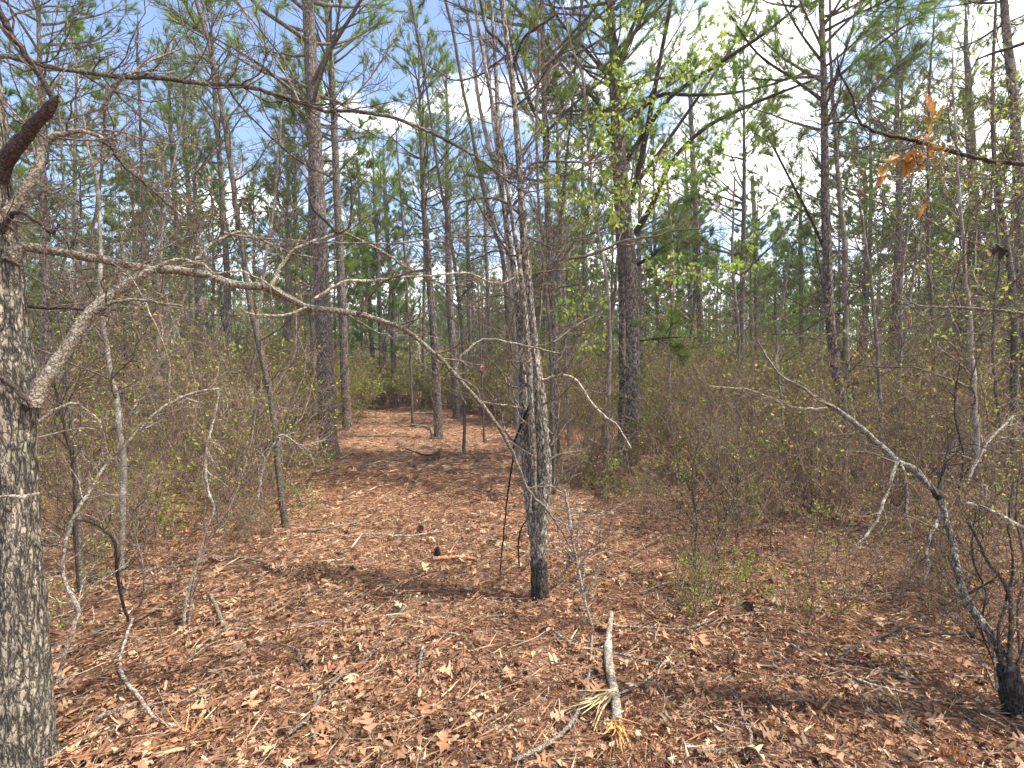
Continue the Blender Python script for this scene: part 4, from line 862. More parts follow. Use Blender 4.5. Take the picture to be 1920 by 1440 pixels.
# ------------------------------------------------------------------ the oak off to the right whose limbs reach in
b = np.array([3.05, 1.95, 0.]); b[2] = float(gh(b[0], b[1]))
t = thing('oak_tree', 'oak beyond the right edge, its limb with orange leaves reaching in', 'oak tree', b)
pp = smooth_path([[b[0], b[1], b[2] - .05, .12], [3.0, 1.95, 1., .09], [2.95, 2., 2.2, .075], [2.9, 2.05, 3.4, .055], [2.9, 2.1, 4.6, .03]], .06)
mb = MB(); tube(mb, pp[:, :3], pp[:, 3], 20, disp=bark_disp(.12, 14, 12, 5.)); mb.build('trunk', M['oak'], t, b)
def Ro(pts, d0, d1, **k): return limb(t, b, pts, d0, d1, **k)
pO = Ro([(2380, 330, 16), (2150, 320, 13), (1990, 312, 11), (1920, 308, 10), (1870, 304, 9), (1830, 296, 9), (1780, 283, 8), (1730, 268, 8), (1670, 255, 7), (1625, 240, 6), (1605, 215, 5), (1600, 185, 5), (1580, 150, 4), (1570, 100, 3)], 2.05, 2.2, ntw=12, k=10, mat='shade_limb')
Ro([(2400, -40, 14), (2150, 10, 10), (1920, 82, 8), (1880, 95, 7), (1830, 112, 4)], 2.0, 2.1, mat='shade_limb', ntw=4)
Ro([(2380, 640, 12), (2100, 610, 9), (1920, 588, 7), (1820, 578, 6), (1770, 576, 5), (1723, 573, 4), (1690, 560, 3)], 2.1, 2.5, ntw=20, leaves=(YG, .25, (.012, .03)))
Ro([(1610, 232, 4), (1580, 228, 4), (1545, 234, 3), (1500, 220, 2)], 2.2, 2.3, ntw=5, mat='shade_limb')
# orange leaves hanging in bunches from the limb
g = MB(); r = np.random.default_rng(8)
ov = oval_leaf(.25, .12, 5); pos = []; dr = []; sz = []; cc = []; tw = MB()
for cx, cy, n_, s_ in [(1740, 200, 3, .055), (1745, 225, 4, .06), (1735, 252, 5, .06), (1700, 290, 6, .07), (1655, 312, 4, .085), (1690, 300, 5, .07), (1722, 296, 8, .06), (1740, 272, 6, .055), (1778, 278, 4, .05), (1762, 300, 4, .05), (1800, 288, 2, .04), (1720, 285, 5, .06), (1615, 345, 2, .04), (1735, 372, 2, .05), (1872, 312, 3, .04), (1820, 330, 2, .04)]:
    q0 = P(cx, cy, 2.12); i = int(np.argmin(((pO[:, :3] - q0) ** 2).sum(1))); pth = np.array([pO[i, :3], (pO[i, :3] + q0) / 2 + r.normal(0, .006, 3), q0]); tube(tw, pth, np.array([.0018, .0014, .0012]), 4)
    for _ in range(n_):
        pos.append(q0 + r.normal(0, .012, 3)); d_ = (q0 - pO[i, :3]) * 3 + r.normal(0, .25, 3) + np.array([-.15, 0, -.1]); dr.append(d_); sz.append(s_ * r.uniform(.8, 1.3)); cc.append(OR[r.integers(0, 4)] * r.uniform(.7, 1.2))
inst(g, ov, rot_along(np.array(dr), r), np.array(pos), np.array(sz), 0, np.array(cc))
lf = g.build('orange_leaves', M['leaf'], t, b); tag(lf, 'bunch of orange brown leaves'); tw.build('leaf_twigs', M['twig'], t, b)
g = MB(); q = P(1880, 455, 1.8)
inst(g, oaks[2], np.array([[[.75, .3, .2], [.1, .2, .9], [-.4, .7, -.1]]]) , q[None] + np.array([[-.04, 0, .0]]), np.array([.1]), 0, np.array([[.035, .02, .015]]))
tube(g, np.array([q, q + np.array([.05, 0, .06]), P(1960, 300, 1.9)]), np.array([.001, .001, .0012]), 4, 0, np.array([.05, .03, .02])); g.build('dead_leaf', M['leaf'], t, b)

# ------------------------------------------------------------------ sticks lying on the ground
GS = 'dead sticks lying on the leaf litter'
def stick(label, pts, mat='limb', ntw=0, name='fallen_stick', **k): return lone(name, label, 'stick', pts, 0, 0, mat, ntw, GS, True, pname='twigs', **k)
stick('short forked stick near the foot of the pale hanging branch', [(395, 1125, 7), (410, 1160, 9), (425, 1188, 8), (470, 1190, 5)], 'limb', 3)
stick('long pale stick curving down from the path centre to the lower left', [(772, 1120, 4), (758, 1150, 5), (730, 1180, 6), (710, 1218, 6), (682, 1254, 7), (640, 1280, 8), (602, 1318, 8), (575, 1362, 9), (540, 1392, 9)])
stick('grey stick running right across the fat broken branch', [(1035, 1190, 7), (1070, 1217, 7), (1120, 1230, 6), (1175, 1242, 6), (1230, 1252, 5), (1285, 1258, 4)], 'limb')
stick('thin curved stick springing right from the fat broken branch top', [(1146, 1180, 6), (1165, 1185, 6), (1215, 1187, 5), (1280, 1190, 6), (1340, 1172, 5), (1410, 1160, 4), (1470, 1140, 3)], 'limb')
stick('knobbly stick snaking left of the fat broken branch', [(1110, 1203, 7), (1107, 1260, 7), (1098, 1308, 8), (1080, 1355, 10), (1055, 1390, 10), (1010, 1420, 11), (960, 1445, 12)], 'limb')
stick('hooked stick crossing over the fat broken branch', [(1237, 1252, 4), (1216, 1284, 5), (1170, 1310, 6), (1145, 1318, 6), (1130, 1330, 4)], 'limb')
stick('bleached thin stick lying across the foreground centre', [(720, 1215, 3), (755, 1212, 4), (790, 1204, 5), (825, 1197, 6), (850, 1198, 5), (875, 1203, 4)])
stick('short bleached peg lying in the foreground leaves', [(793, 1222, 8), (788, 1250, 8), (784, 1282, 5)])
stick('red barked pine stick beside the standing pine cone', [(812, 1058, 10), (835, 1056, 10), (860, 1054, 9), (892, 1057, 7)], 'red', name='pine_stick')
stick('long reddish stick lying across the left foreground', [(160, 1090, 4), (230, 1082, 6), (270, 1077, 6), (350, 1068, 7), (425, 1053, 7), (475, 1058, 7), (505, 1067, 7), (532, 1080, 6)], 'limb', 2)
stick('thin stick bending down beside the white blotched sapling', [(75, 1093, 4), (120, 1090, 4), (165, 1090, 5), (195, 1098, 5), (218, 1108, 4)], 'limb')
stick('bleached stick with white bark bands in the left foreground', [(250, 1170, 6), (235, 1210, 7), (225, 1255, 7), (232, 1285, 9), (260, 1320, 9), (285, 1355, 9), (305, 1368, 7), (345, 1378, 5)], 'pale', 2)
stick('broad grey bark strip in the left foreground', [(178, 1366, 12), (215, 1350, 14), (252, 1335, 9)])
stick('straight reddish stick slanting at the lower right', [(1480, 1215, 4), (1540, 1258, 7), (1585, 1276, 7), (1630, 1296, 7), (1700, 1312, 6), (1790, 1336, 5)], 'limb')
stick('dark arching branch lying towards the snapped oak', [(1562, 1258, 7), (1590, 1236, 8), (1625, 1216, 9), (1665, 1200, 9), (1700, 1186, 9), (1740, 1196, 8), (1800, 1202, 7), (1850, 1214, 6), (1885, 1240, 5)], 'shade_limb')
stick('thin twig along the bottom right of the fat branch', [(1280, 1408, 5), (1340, 1420, 6), (1405, 1416, 5), (1450, 1425, 3)])
stick('pale crooked twig pointing to the bottom edge', [(1375, 1312, 5), (1393, 1360, 6), (1408, 1392, 8), (1398, 1440, 8)])
stick('thin straight twig left of the pale crooked twig', [(1405, 1296, 3), (1445, 1333, 5), (1485, 1378, 4)], 'limb')
stick('wavy light twig in the left middle of the clearing', [(480, 1214, 4), (520, 1218, 4), (555, 1228, 5), (565, 1250, 4), (582, 1270, 3)])
stick('short light twig on the left of the long pale stick', [(560, 1205, 5), (590, 1190, 4), (612, 1168, 4)])
stick('fine long twig across the upper clearing', [(570, 1003, 6), (610, 998, 5), (650, 990, 6), (672, 985, 4)])
stick('curved pale stick in front of the leaning grey sapling', [(536, 905, 5), (550, 918, 6), (560, 932, 5), (568, 956, 4)])
stick('small twig heap stick by the path end', [(760, 845, 3), (800, 858, 4), (825, 850, 3)], 'shade_limb', 3)
stick('dark twig pointing up the path', [(773, 908, 3), (800, 875, 4), (828, 845, 3)], 'shade_limb')
stick('pale stub lying right of the double oak foot', [(1200, 1120, 4), (1260, 1100, 4), (1330, 1108, 3)])
stick('branched twig in front of the right thicket', [(1180, 1050, 4), (1230, 1020, 4), (1290, 1000, 3), (1330, 960, 3)], 'twig', 8)
stick('forked light stick near the right bottom stub', [(1600, 1300, 4), (1650, 1350, 4), (1700, 1370, 3), (1760, 1420, 3)], 'limb', 4)
stick('slender dark twig under the snapped oak twigs', [(1500, 1100, 3), (1570, 1120, 4), (1640, 1125, 4), (1720, 1105, 3)], 'limb', 4)
stick('long thin twig at the lower left below the bark strip', [(110, 1425, 4), (150, 1400, 5), (220, 1370, 5), (300, 1320, 3)], 'pale')
stick('crooked twig just left of the bottom centre', [(820, 1435, 5), (850, 1400, 4), (905, 1380, 4), (930, 1350, 3)], 'limb')
stick('grey twig lying behind the standing pine cone', [(640, 1012, 4), (700, 1008, 5), (760, 1012, 5), (828, 1003, 4)], 'pale')
stick('rotten log at the far end of the clearing', [(828, 764, 5), (870, 765, 9), (930, 767, 10), (990, 768, 9)], 'pale', name='fallen_log')
stick('light slash stick near the three slim pines', [(745, 780, 4), (790, 778, 5), (840, 781, 4)], 'pale', 4)
stick('pale limb wood beside the brushy pine foot', [(770, 800, 5), (805, 806, 6), (812, 820, 4)], 'pale')

# fat broken branch with torn yellow wood
b = G(1150, 1250)
t = thing('broken_branch', 'fat mottled broken branch with torn orange wood at its lower end', 'branch', b)
rows = []
for px, py, w in [(1147, 1160, 8), (1142, 1195, 12), (1140, 1235, 17), (1144, 1275, 18), (1152, 1315, 19), (1156, 1350, 20), (1156, 1375, 22)]:
    q = G(px, py); rows.append([q[0], q[1], q[2] + .035, w / 2 / 960 * q[1]])
pb = smooth_path(rows, .03); mb = MB(); tube(mb, pb[:, :3], pb[:, 3], 14, cap=True, disp=bark_disp(.1, 8, 30, 2.)); mb.build('bark_stem', M['pale'], t, b)
r = np.random.default_rng(4); mb = MB()
def splint(p, d, L, w, col):
    d = unit(d); s_ = unit(np.cross(d, np.array([0, 0, 1.])) + r.normal(0, .3, 3)); up = np.cross(s_, d); n = 5; V = []; q = p.copy(); F = []
    for i in range(n + 1):
        ww = w * (1 - (i / n) ** 1.5) + .0006; V += [q + s_ * ww, q - s_ * ww, q - s_ * ww - up * ww * .7, q + s_ * ww - up * ww * .7]; d = unit(d + r.normal(0, .09, 3)); q = q + d * L / n
    for i in range(n):
        a = i * 4
        for j in range(4): F.append([a + j, a + (j + 1) % 4, a + 4 + (j + 1) % 4, a + 4 + j])
    mb.add(np.array(V), np.array(F), 0, col)
e = G(1160, 1390); e[2] += .03
for _ in range(34): splint(e + r.normal(0, .012, 3) + np.array([0, .05, 0]), np.array([r.normal(0, .35), -1, r.normal(.05, .25)]), r.uniform(.08, .2), r.uniform(.003, .009), np.array([.72, .36, .13]) * r.uniform(.6, 1.2))
mb.build('torn_wood', M['wood'], t, b)
mb = MB(); e = G(1150, 1320); e[2] += .06
for ax, az_ in [(1085, 1360), (1095, 1352), (1075, 1352), (1118, 1375), (1112, 1380), (1125, 1372), (1090, 1368), (1100, 1345), (1070, 1346)]:
    q = G(ax, az_); q[2] += .04
    for _ in range(2): splint(e + r.normal(0, .006, 3), q - e + r.normal(0, .03, 3), float(np.linalg.norm(q - e)) * r.uniform(.8, 1.15), r.uniform(.003, .006), np.array([.66, .5, .26]) * r.uniform(.6, 1.15))
mb.build('splinters', M['wood'], t, b)
# splintered stubs
def stub(label, px, py, h, w, n, col, seed, lean=.2):
    global mb, r
    r = np.random.default_rng(seed); b = G(px, py); mb = MB()
    for _ in range(n): splint(b + np.array([r.normal(0, w * .5), r.normal(0, w * .5), -.02]), np.array([r.normal(0, lean), r.normal(0, lean), 1]), h * r.uniform(.5, 1.1), w * r.uniform(.15, .4), np.array(col) * r.uniform(.6, 1.3))
    o = mb.build('splintered_stub', M['wood'], None, b); tag(o, label, 'stump', 'splintered stubs poking out of the litter')
stub('orange splintered stub at the bottom right of the clearing', 1780, 1435, .16, .022, 9, (.5, .22, .08), 1)
stub('dark red stub just right of the orange splintered one', 1806, 1440, .1, .02, 7, (.2, .08, .045), 2)
stub('small brown stub by the fat broken branch', 1188, 1345, .12, .014, 6, (.3, .15, .09), 3)
stub('tiny cut stub left of the standing pine cone', 812, 1060, .09, .012, 5, (.3, .14, .08), 4)
stub('cut stub with pale top in the left clearing', 395, 1130, .05, .02, 8, (.6, .4, .25), 5)
stub('thin brown stub near the path middle', 536, 1050, .12, .01, 5, (.28, .13, .08), 6)
stub('thin brown stub on the upper path', 900, 870, .12, .012, 5, (.28, .13, .08), 7)
# torn roots: orange shreds at lower left
b = G(345, 1392); mb = MB(); r = np.random.default_rng(9)
for _ in range(30): splint(b + np.array([r.normal(0, .02), r.normal(0, .02), .02]), np.array([r.normal(0, 1), r.normal(-.2, .8), r.uniform(0, .5)]), r.uniform(.06, .17), r.uniform(.0012, .004), np.array([.55, .25, .1]) * r.uniform(.6, 1.3))
o = mb.build('wood_splinters', M['wood'], None, b); tag(o, 'frayed orange wood splinters in the left foreground', 'splinters')
b = G(300, 1425); mb = MB()
splint(b + np.array([0, 0, .03]), np.array([1, .25, .05]), .24, .014, np.array([.5, .3, .16])); splint(b + np.array([0, 0, .03]), np.array([1, .3, .02]), .2, .008, np.array([.6, .38, .2]))
o = mb.build('bark_strip', M['wood'], None, b); tag(o, 'long peeled orange bark strip at the bottom left', 'bark')
# pine cones
def cone(label, px, py, h, upright, col, seed):
    r = np.random.default_rng(seed); b = G(px, py); mb = MB(); n = 70; V = np.array([[0, .5, 0], [0, -.5, 0], [.7, -.35, .12], [1, 0, .3], [.7, .35, .12], [.35, 0, .2]]); F = np.array([[0, 1, 5], [1, 2, 5], [2, 3, 5], [3, 4, 5], [4, 0, 5]])
    prof = lambda f: math.sin(math.pi * min(1, .12 + f * .86)) ** .7
    Rm = Matrix.Rotation(0 if upright else 1.45, 3, 'X'); Rn = np.array(Rm)
    tube(mb, (np.array([[0, 0, f * h] for f in np.linspace(0, 1, 8)]) @ Rn.T) + b + np.array([0, 0, .0 if upright else .03]), np.array([h * .2 * prof(f) for f in np.linspace(0, 1, 8)]), 8, 0, col * .4)
    Rs = []; ps = []; ss = []
    for i in range(n):
        f = i / n; a = i * 2.399; rad = h * .2 * prof(f); x = np.array([math.cos(a), math.sin(a), .35]); x = unit(x); y = np.array([-math.sin(a), math.cos(a), 0]); z = np.cross(x, y)
        Rs.append(Rn @ np.stack([x, y, z], -1)); ps.append(Rn @ np.array([math.cos(a) * rad * .7, math.sin(a) * rad * .7, f * h]) + b + np.array([0, 0, 0 if upright else .03])); ss.append([h * .26 * prof(f), h * .2, h * .2])
    inst(mb, (V, F), np.array(Rs), np.array(ps), np.array(ss), 0, np.array([col * r.uniform(.6, 1.4) for _ in range(n)]))
    o = mb.build('pine_cone', M['wood'], None, b); tag(o, label, 'pine cone')
cone('dark pine cone standing on end beside a red stick', 820, 1050, .11, True, np.array([.12, .075, .05]), 1)
cone('blackish open pine cone lying right of the double oak', 1395, 1142, .1, False, np.array([.08, .055, .04]), 2)
cone('brown pine cone lying on the upper path', 790, 995, .1, False, np.array([.14, .08, .05]), 3)
# ribbon
q = P(905, 690, 11.); stem = [(908, 830, 6), (905, 760, 5), (903, 690, 5), (900, 620, 4), (896, 540, 3)]
lone('bare_sapling', 'thin bare stem carrying the pink ribbon', 'sapling', stem, G(908, 830)[1], G(908, 830)[1], 'twig', 14, Lt=(.2, .6))
dR = G(908, 830)[1]; mb = MB()
for s_, x0 in ((1, 0), (-1, .03)):
    V = []; F = []; n = 7
    for i in range(n + 1):
        f = i / n; w = P(903, 684, dR) + np.array([x0 + .02 * math.sin(f * 6 + s_), -.03 + .015 * math.cos(f * 7), f * -.15 + .01]); V += [w + np.array([-.017, .008 * math.sin(f * 5), 0]), w + np.array([.017, -.008, 0])]
    for i in range(n): a = i * 2; F.append([a, a + 1, a + 3, a + 2])
    mb.add(np.array(V), np.array(F))
rb = mb.build('flagging_ribbon', flat_mat('pink_ribbon', (.72, .26, .25)), None, P(903, 684, dR)); tag(rb, 'pink red marking ribbon tied to a thin stem beyond the clearing', 'ribbon')

# ------------------------------------------------------------------ shrubs
def make_shrub(seed, H, stems, lev=2, kids=(7, 5, 2), leaf=.2, lsize=(.012, .03), cols=OL, far=False, spread=.4):
    r = np.random.default_rng(seed); mb = MB(); al = []
    A = Par(seg=.12 if not far else .25, wig=.16, up=.05, kids=kids, ratio=(.25, .5), sides=(4, 3, 3) if not far else (3, 3, 3), minr=.0019 if not far else .004, tip=.3)
    for _ in range(stems):
        az = r.uniform(0, 2 * math.pi); lean = abs(r.normal(0, spread)); d = np.array([math.cos(az) * lean, math.sin(az) * lean, 1.])
        grow(mb, np.array([r.normal(0, .12), r.normal(0, .12), -.04]), d, H * r.uniform(.5, 1.05), (.006 if not far else .009) * r.uniform(.6, 1.4), lev, r, A, None, 0, 0, al)
    al = [a for a in al if r.random() < leaf]; g = MB()
    if al:
        Q = np.array([a[0] for a in al]); D = np.array([a[1] for a in al]) + r.normal(0, .7, (len(al), 3))
        inst(g, rhomb(), rot_along(D, r), Q, r.uniform(*lsize, len(al)), 0, cols[r.integers(0, len(cols), len(al))] * r.uniform(.6, 1.3, (len(al), 1)))
    return mb, g
RB = np.array([[.35, .16, .09], [.42, .24, .12], [.3, .26, .07], [.24, .26, .06]])
SHR = []
for i, (H, st, lf_, cols, ls) in enumerate([(1.9, 6, .4, OL, (.025, .055)), (2.4, 6, .4, OL, (.025, .05)), (1.5, 8, .5, RB, (.018, .035)), (2.7, 5, .35, OL, (.025, .05)), (1.2, 5, .7, OL, (.018, .038)), (2.1, 7, .3, RB, (.015, .03)),
                                            (1.3, 4, .6, YG, (.022, .04)), (.8, 4, .65, YG, (.02, .035))]):
    w, g = make_shrub(300 + i, H, st, 2, (8, 5, 2), lf_, ls, cols); SHR.append((w.mesh('stems', M['shrub']), g.mesh('leaves', M['leaf'])))
def in_thicket(x, y):
    """True where shrubs grow: not on the clearing or the path"""
    xl = np.interp(y, [0, 3, 5, 7.2, 9.6, 14, 20, 24], [-2.5, -2.5, -2.15, -2.6, -3.15, -4.5, -5.9, -5.9]); xr = np.interp(y, [0, 4, 5.5, 8, 9.6, 14, 18, 24], [3.3, 2.7, 2.2, 1.5, .9, .2, -1.4, -3.2])
    ymin = np.where(x < 0, 4.2, 4.9)
    px = 960 + 960 * x / np.maximum(y, .1); free = np.ones(np.shape(x), bool)
    for tx, td, hw in ((620, 10.2, 48), (652, 14, 26), (1182, 9.2, 42), (1605, 7.4, 38), (538, 5.2, 30), (720, 21, 60)):
        free &= ~((np.abs(px - tx) < hw) & (y < td))
    return ((x < xl) | (x > xr) | (y > 20.5)) & (y > ymin) & free
def shrub_at(x, y, v, sc, label, group, name='shrub'):
    b = np.array([x, y, float(gh(x, y))]); t = thing(name, label, 'shrub', b, group); t.rotation_euler = (0, 0, random.uniform(0, 6.28))
    part('stems', SHR[v][0], t, sc=sc); part('leaves', SHR[v][1], t, sc=sc); return t
near = [(1310, 1125, 5, .62, 'nearest knee high shrub, dark stems with a few green leaves, right of centre'), (1388, 1005, 7, .8, 'low shrub with fresh green leaves behind the nearest shrub'), (1452, 985, 4, .7, 'small brown shrub in front of the right thicket'),
        (1250, 960, 6, .6, 'low green leafed shrub right of the double oak'), (1345, 985, 6, .8, 'green tinged shrub in the middle of the right clearing edge'), (1135, 960, 4, .5, 'little brown shrub between double oak and branchy pine'),
        (1210, 880, 6, .9, 'bright green flecked shrub at the branchy pine foot'), (1290, 880, 6, 1., 'bright green flecked shrub right of the branchy pine'), (1375, 900, 6, .8, 'third green flecked shrub right of the branchy pine'),
        (190, 1000, 4, .8, 'brown shrub beside the white blotched sapling'), (300, 1020, 7, .8, 'low shrub with green tips in the left foreground'), (420, 960, 2, .7, 'reddish twiggy shrub below the arched sapling'),
        (600, 890, 2, .7, 'reddish brush around the thickest pine foot'), (820, 826, 5, .7, 'brush growing round the pine in the path'), (1870, 1130, 2, .7, 'tangled shrub right of the snapped oak'), (1760, 1000, 4, .7, 'shrub behind the break of the snapped oak'),
        (1640, 1000, 7, .5, 'sprig of a shrub left of the snapped oak twigs'), (1850, 1050, 6, .7, 'green flecked shrub under the upright mottled sapling'), (110, 1180, 4, .5, 'sparse shrub hugging the big left oak'), (500, 1000, 4, .5, 'sparse twiggy shrub at the leaning grey sapling foot'),
        (1080, 905, 2, .6, 'thin shrub behind the double oak'), (1560, 895, 7, .8, 'low green shrub at the flaky pine foot'), (1500, 930, 5, .6, 'grey twiggy shrub left of the flaky pine')]
for px, py, v, sc, lab in near:
    q = G(px, py); shrub_at(q[0], q[1], v, sc, lab, None)
r = np.random.default_rng(55); pts = []
while len(pts) < 98:
    a = math.radians(r.uniform(-48, 48)); d = math.sqrt(r.uniform(4.6 ** 2, 10.5 ** 2)); x, y = d * math.sin(a), d * math.cos(a)
    if in_thicket(x, y) and all((x - p[0]) ** 2 + (y - p[1]) ** 2 > .12 for p in pts): pts.append((x, y))
for x, y in pts:
    leftside = x < -.06 * y - 1; green = r.random() < (.16 if x > 0 else .08); v = int(r.choice([6, 7]) if green else r.integers(0, 6))
    red = v in (2, 5)
    lab = ('green flecked' if green else 'reddish brown leafless' if red else 'olive leafed twiggy') + ' shrub in the thicket ' + ('left of the path' if leftside else 'right of the clearing')
    grp = ('green' if green else 'reddish' if red else 'olive') + ' shrubs of the ' + ('left' if leftside else 'right') + ' thicket'
    shrub_at(x, y, v, r.uniform(.7, 1.25), lab, grp)
BRU = []
for i, (H, st) in enumerate([(1.7, 4), (2.1, 3), (1.4, 5), (1.9, 4)]):
    w, g = make_shrub(350 + i, H, st, 2, (7, 4, 2), .16, (.016, .034), np.vstack([RB, YG]), spread=.35); BRU.append((w.mesh('stems', M['shrub' if i % 2 else 'twig']), g.mesh('leaves', M['leaf'])))
r = np.random.default_rng(191); m_ = 0; SHR += BRU
while m_ < 118:
    px, py = (r.uniform(1050, 1915), r.uniform(850, 1040)) if m_ < 60 else (r.uniform(90, 600), r.uniform(860, 1130))
    q = G(px, py)
    if any(abs(px - c_) < 34 and py > p_ for c_, p_ in ((620, 850), (1182, 868), (1605, 905), (538, 990))): continue
    if (px < 1250 and py > 940) or (px > 520 and px < 640 and py > 900): continue
    m_ += 1; v = 8 + int(r.integers(0, 4))
    shrub_at(q[0], q[1], v, r.uniform(.6, 1.05), 'bare tan brush' + (' with reddish stems' if v % 2 else ' with grey stems') + ' shrub', 'bare brush in front of the thicket')
# thin low seedlings scattered in front of the thicket
r = np.random.default_rng(91); m_ = 0
while m_ < 66:
    px, py = (r.uniform(1080, 1900), r.uniform(870, 1180)) if m_ < 24 else (r.uniform(110, 590), r.uniform(880, 1120)) if m_ < 52 else (r.uniform(1045, 1240), r.uniform(830, 960))
    if m_ < 24 and py > 960 and px < 1200: continue
    q = G(px, py); v = int(r.choice([4, 5, 6, 7, 2, 2, 5])); m_ += 1
    shrub_at(q[0], q[1], v, r.uniform(.35, .7), ['olive', 'reddish', 'green flecked', 'green flecked', 'reddish'][[4, 5, 6, 7, 2].index(v)] + ' sparse low seedling shrub', 'low seedling shrubs in front of the thicket')
# the deep thicket: nobody could count it
srcs = []
for i, (H, st, lf_, cols) in enumerate([(2.3, 5, .5, OL), (2.0, 6, .35, RB), (2.9, 5, .5, np.vstack([OL, YG])), (1.8, 6, .6, np.vstack([OL, YG, YG]))]):
    w, g = make_shrub(400 + i, H, st, 2, (6, 4, 1), lf_, (.06, .12), cols, far=True); srcs.append((w.arrays(), g.arrays()))
wood = MB(); grn = MB()
for q in range(5):
    w, g = make_shrub(450 + q, [2.2, 1.8, 2.5, 1.5, 2.0][q], 5, 2, (7, 4, 1), [.5, .35, .5, .6, .2][q], (.025, .055), [OL, RB, np.vstack([OL, YG]), np.vstack([OL, YG, YG]), RB][q])
    n = 90; a = np.radians(r.uniform(-56, 56, n)); d = np.sqrt(r.uniform(9.8 ** 2, 19 ** 2, n)); x = d * np.sin(a); y = d * np.cos(a); k = in_thicket(x, y); x, y = x[k], y[k]; m = len(x)
    pos = np.stack([x, y, gh(x, y)], -1); R = rot_random(m, r, .03); sc = r.uniform(.75, 1.25, m); tint = np.repeat(r.uniform(.7, 1.25, (m, 1)), 3, 1)
    inst_multi(wood, w.arrays(), R, pos, sc); inst_multi(grn, g.arrays(), R, pos, sc, tint)
n = 2600; a = np.radians(r.uniform(-56, 56, n)); d = np.sqrt(r.uniform(15 ** 2, 48 ** 2, n)); d = np.where(r.random(n) < .45, r.uniform(15, 27, n), d); x = d * np.sin(a); y = d * np.cos(a)
k = in_thicket(x, y) ; x, y = x[k], y[k]; n = len(x); v = r.integers(0, 4, n)
for q in range(4):
    k = v == q; m = int(k.sum()); pos = np.stack([x[k], y[k], gh(x[k], y[k])], -1); R = rot_random(m, r, .03); sc = r.uniform(.8, 1.25, m) * np.where(y[k] > 24, 1.3, 1); tint = np.repeat(r.uniform(.7, 1.25, (m, 1)), 3, 1)
    inst_multi(wood, srcs[q][0], R, pos, sc); inst_multi(grn, srcs[q][1], R, pos, sc, tint)
o = wood.build('undergrowth', M['shrub']); tag(o, 'brown tangle of bare stems deep in the forest', 'undergrowth', kind='stuff')
o2 = grn.build('undergrowth_leaves', M['leaf']); tag(o2, 'small olive leaves of the deep undergrowth', 'undergrowth', kind='stuff')

# ------------------------------------------------------------------ more trees behind
r = np.random.default_rng(77)
TR = []
for i in range(5):
    H = [9.5, 11, 12, 10.2, 13][i]; rows = [[0, 0, -.1, .10], [r.normal(0, .03), r.normal(0, .03), H * .3, .085], [r.normal(0, .1), r.normal(0, .1), H * .6, .06], [0, 0, H, .015]]
    path = smooth_path(rows, .6); mb = MB(); tube(mb, path[:, :3], path[:, 3], 8); dead = MB(); dead_branches(dead, path, r, 1.8, H * .6, 20, (.4, 1.5)); TR.append((mb.mesh('trunk', M['pine_far']), dead.mesh('dead_branches', M['dark_smooth']), H, path))
cnt = 0; used = []
tries = 0
while cnt < 140 and tries < 9000:
    tries += 1
    a = math.radians(r.uniform(-54, 54)); d = math.sqrt(r.uniform(19 ** 2, 48 ** 2)) if cnt > 30 else r.uniform(15, 26); x, y = d * math.sin(a), d * math.cos(a)
    if not (in_thicket(x, y)): continue
    if any((x - p[0]) ** 2 + (y - p[1]) ** 2 < 1.4 for p in used): continue
    used.append((x, y)); cnt += 1
    v = int(r.integers(0, 5)); H = TR[v][2]; s = r.uniform(.66, .95)
    side = 'left of the path end' if x < -.27 * y else ('straight behind the clearing' if x < .05 * y else 'right of the clearing')
    b = np.array([x, y, float(gh(x, y))]); t = thing('pine_tree', 'grey slender forest pine standing far back ' + side, 'pine tree', b, 'background pines ' + side); t.rotation_euler = (0, 0, r.uniform(0, 6.28)); t.scale = (s, s, s * r.uniform(.9, 1.1))
    part('trunk', TR[v][0], t); part('dead_branches', TR[v][1], t)
    hb = H * r.uniform(.3, .48); c = FARCROWN[int(r.integers(0, 4))]; sc = (H - hb) / c[2]; cr = part('crown', c[0], t, (0, 0, hb), (0, 0, 0), sc); part('needles', c[1], cr)
# small bare hardwoods, copies
HW = []
for i in range(5):
    H = [6, 7.5, 5, 8.5, 6.5][i]; rows = [[0, 0, -.1, .04], [r.normal(0, .1), r.normal(0, .1), H * .3, .03], [r.normal(0, .25), r.normal(0, .25), H * .6, .018], [r.normal(0, .3), r.normal(0, .3), H, .005]]
    path = smooth_path(rows, .3); mb = MB(); tube(mb, path[:, :3], path[:, 3], 7); br = MB(); al = []; hard_branches(br, path, r, 26, (.6, 1.8), 2, 1., al, Par(seg=.15, wig=.15, up=.05, kids=(6, 4, 2), ratio=(.28, .55), sides=(4, 3, 3), minr=.003), up=.75)
    al = [q for q in al if r.random() < .25]; g = MB(); Q = np.array([q[0] for q in al]); D = r.normal(size=(len(al), 3)); cl = [OL, YG, OL, BR, OL][i]
    inst(g, rhomb(), rot_along(D, r), Q, r.uniform(.03, .06, len(al)), 0, cl[r.integers(0, len(cl), len(al))] * r.uniform(.6, 1.2, (len(al), 1)))
    HW.append((mb.mesh('trunk', M['smooth'] if i % 2 else M['dark_smooth']), br.mesh('branches', M['twig']), g.mesh('leaves', M['leaf'])))
cnt = 0; tries = 0
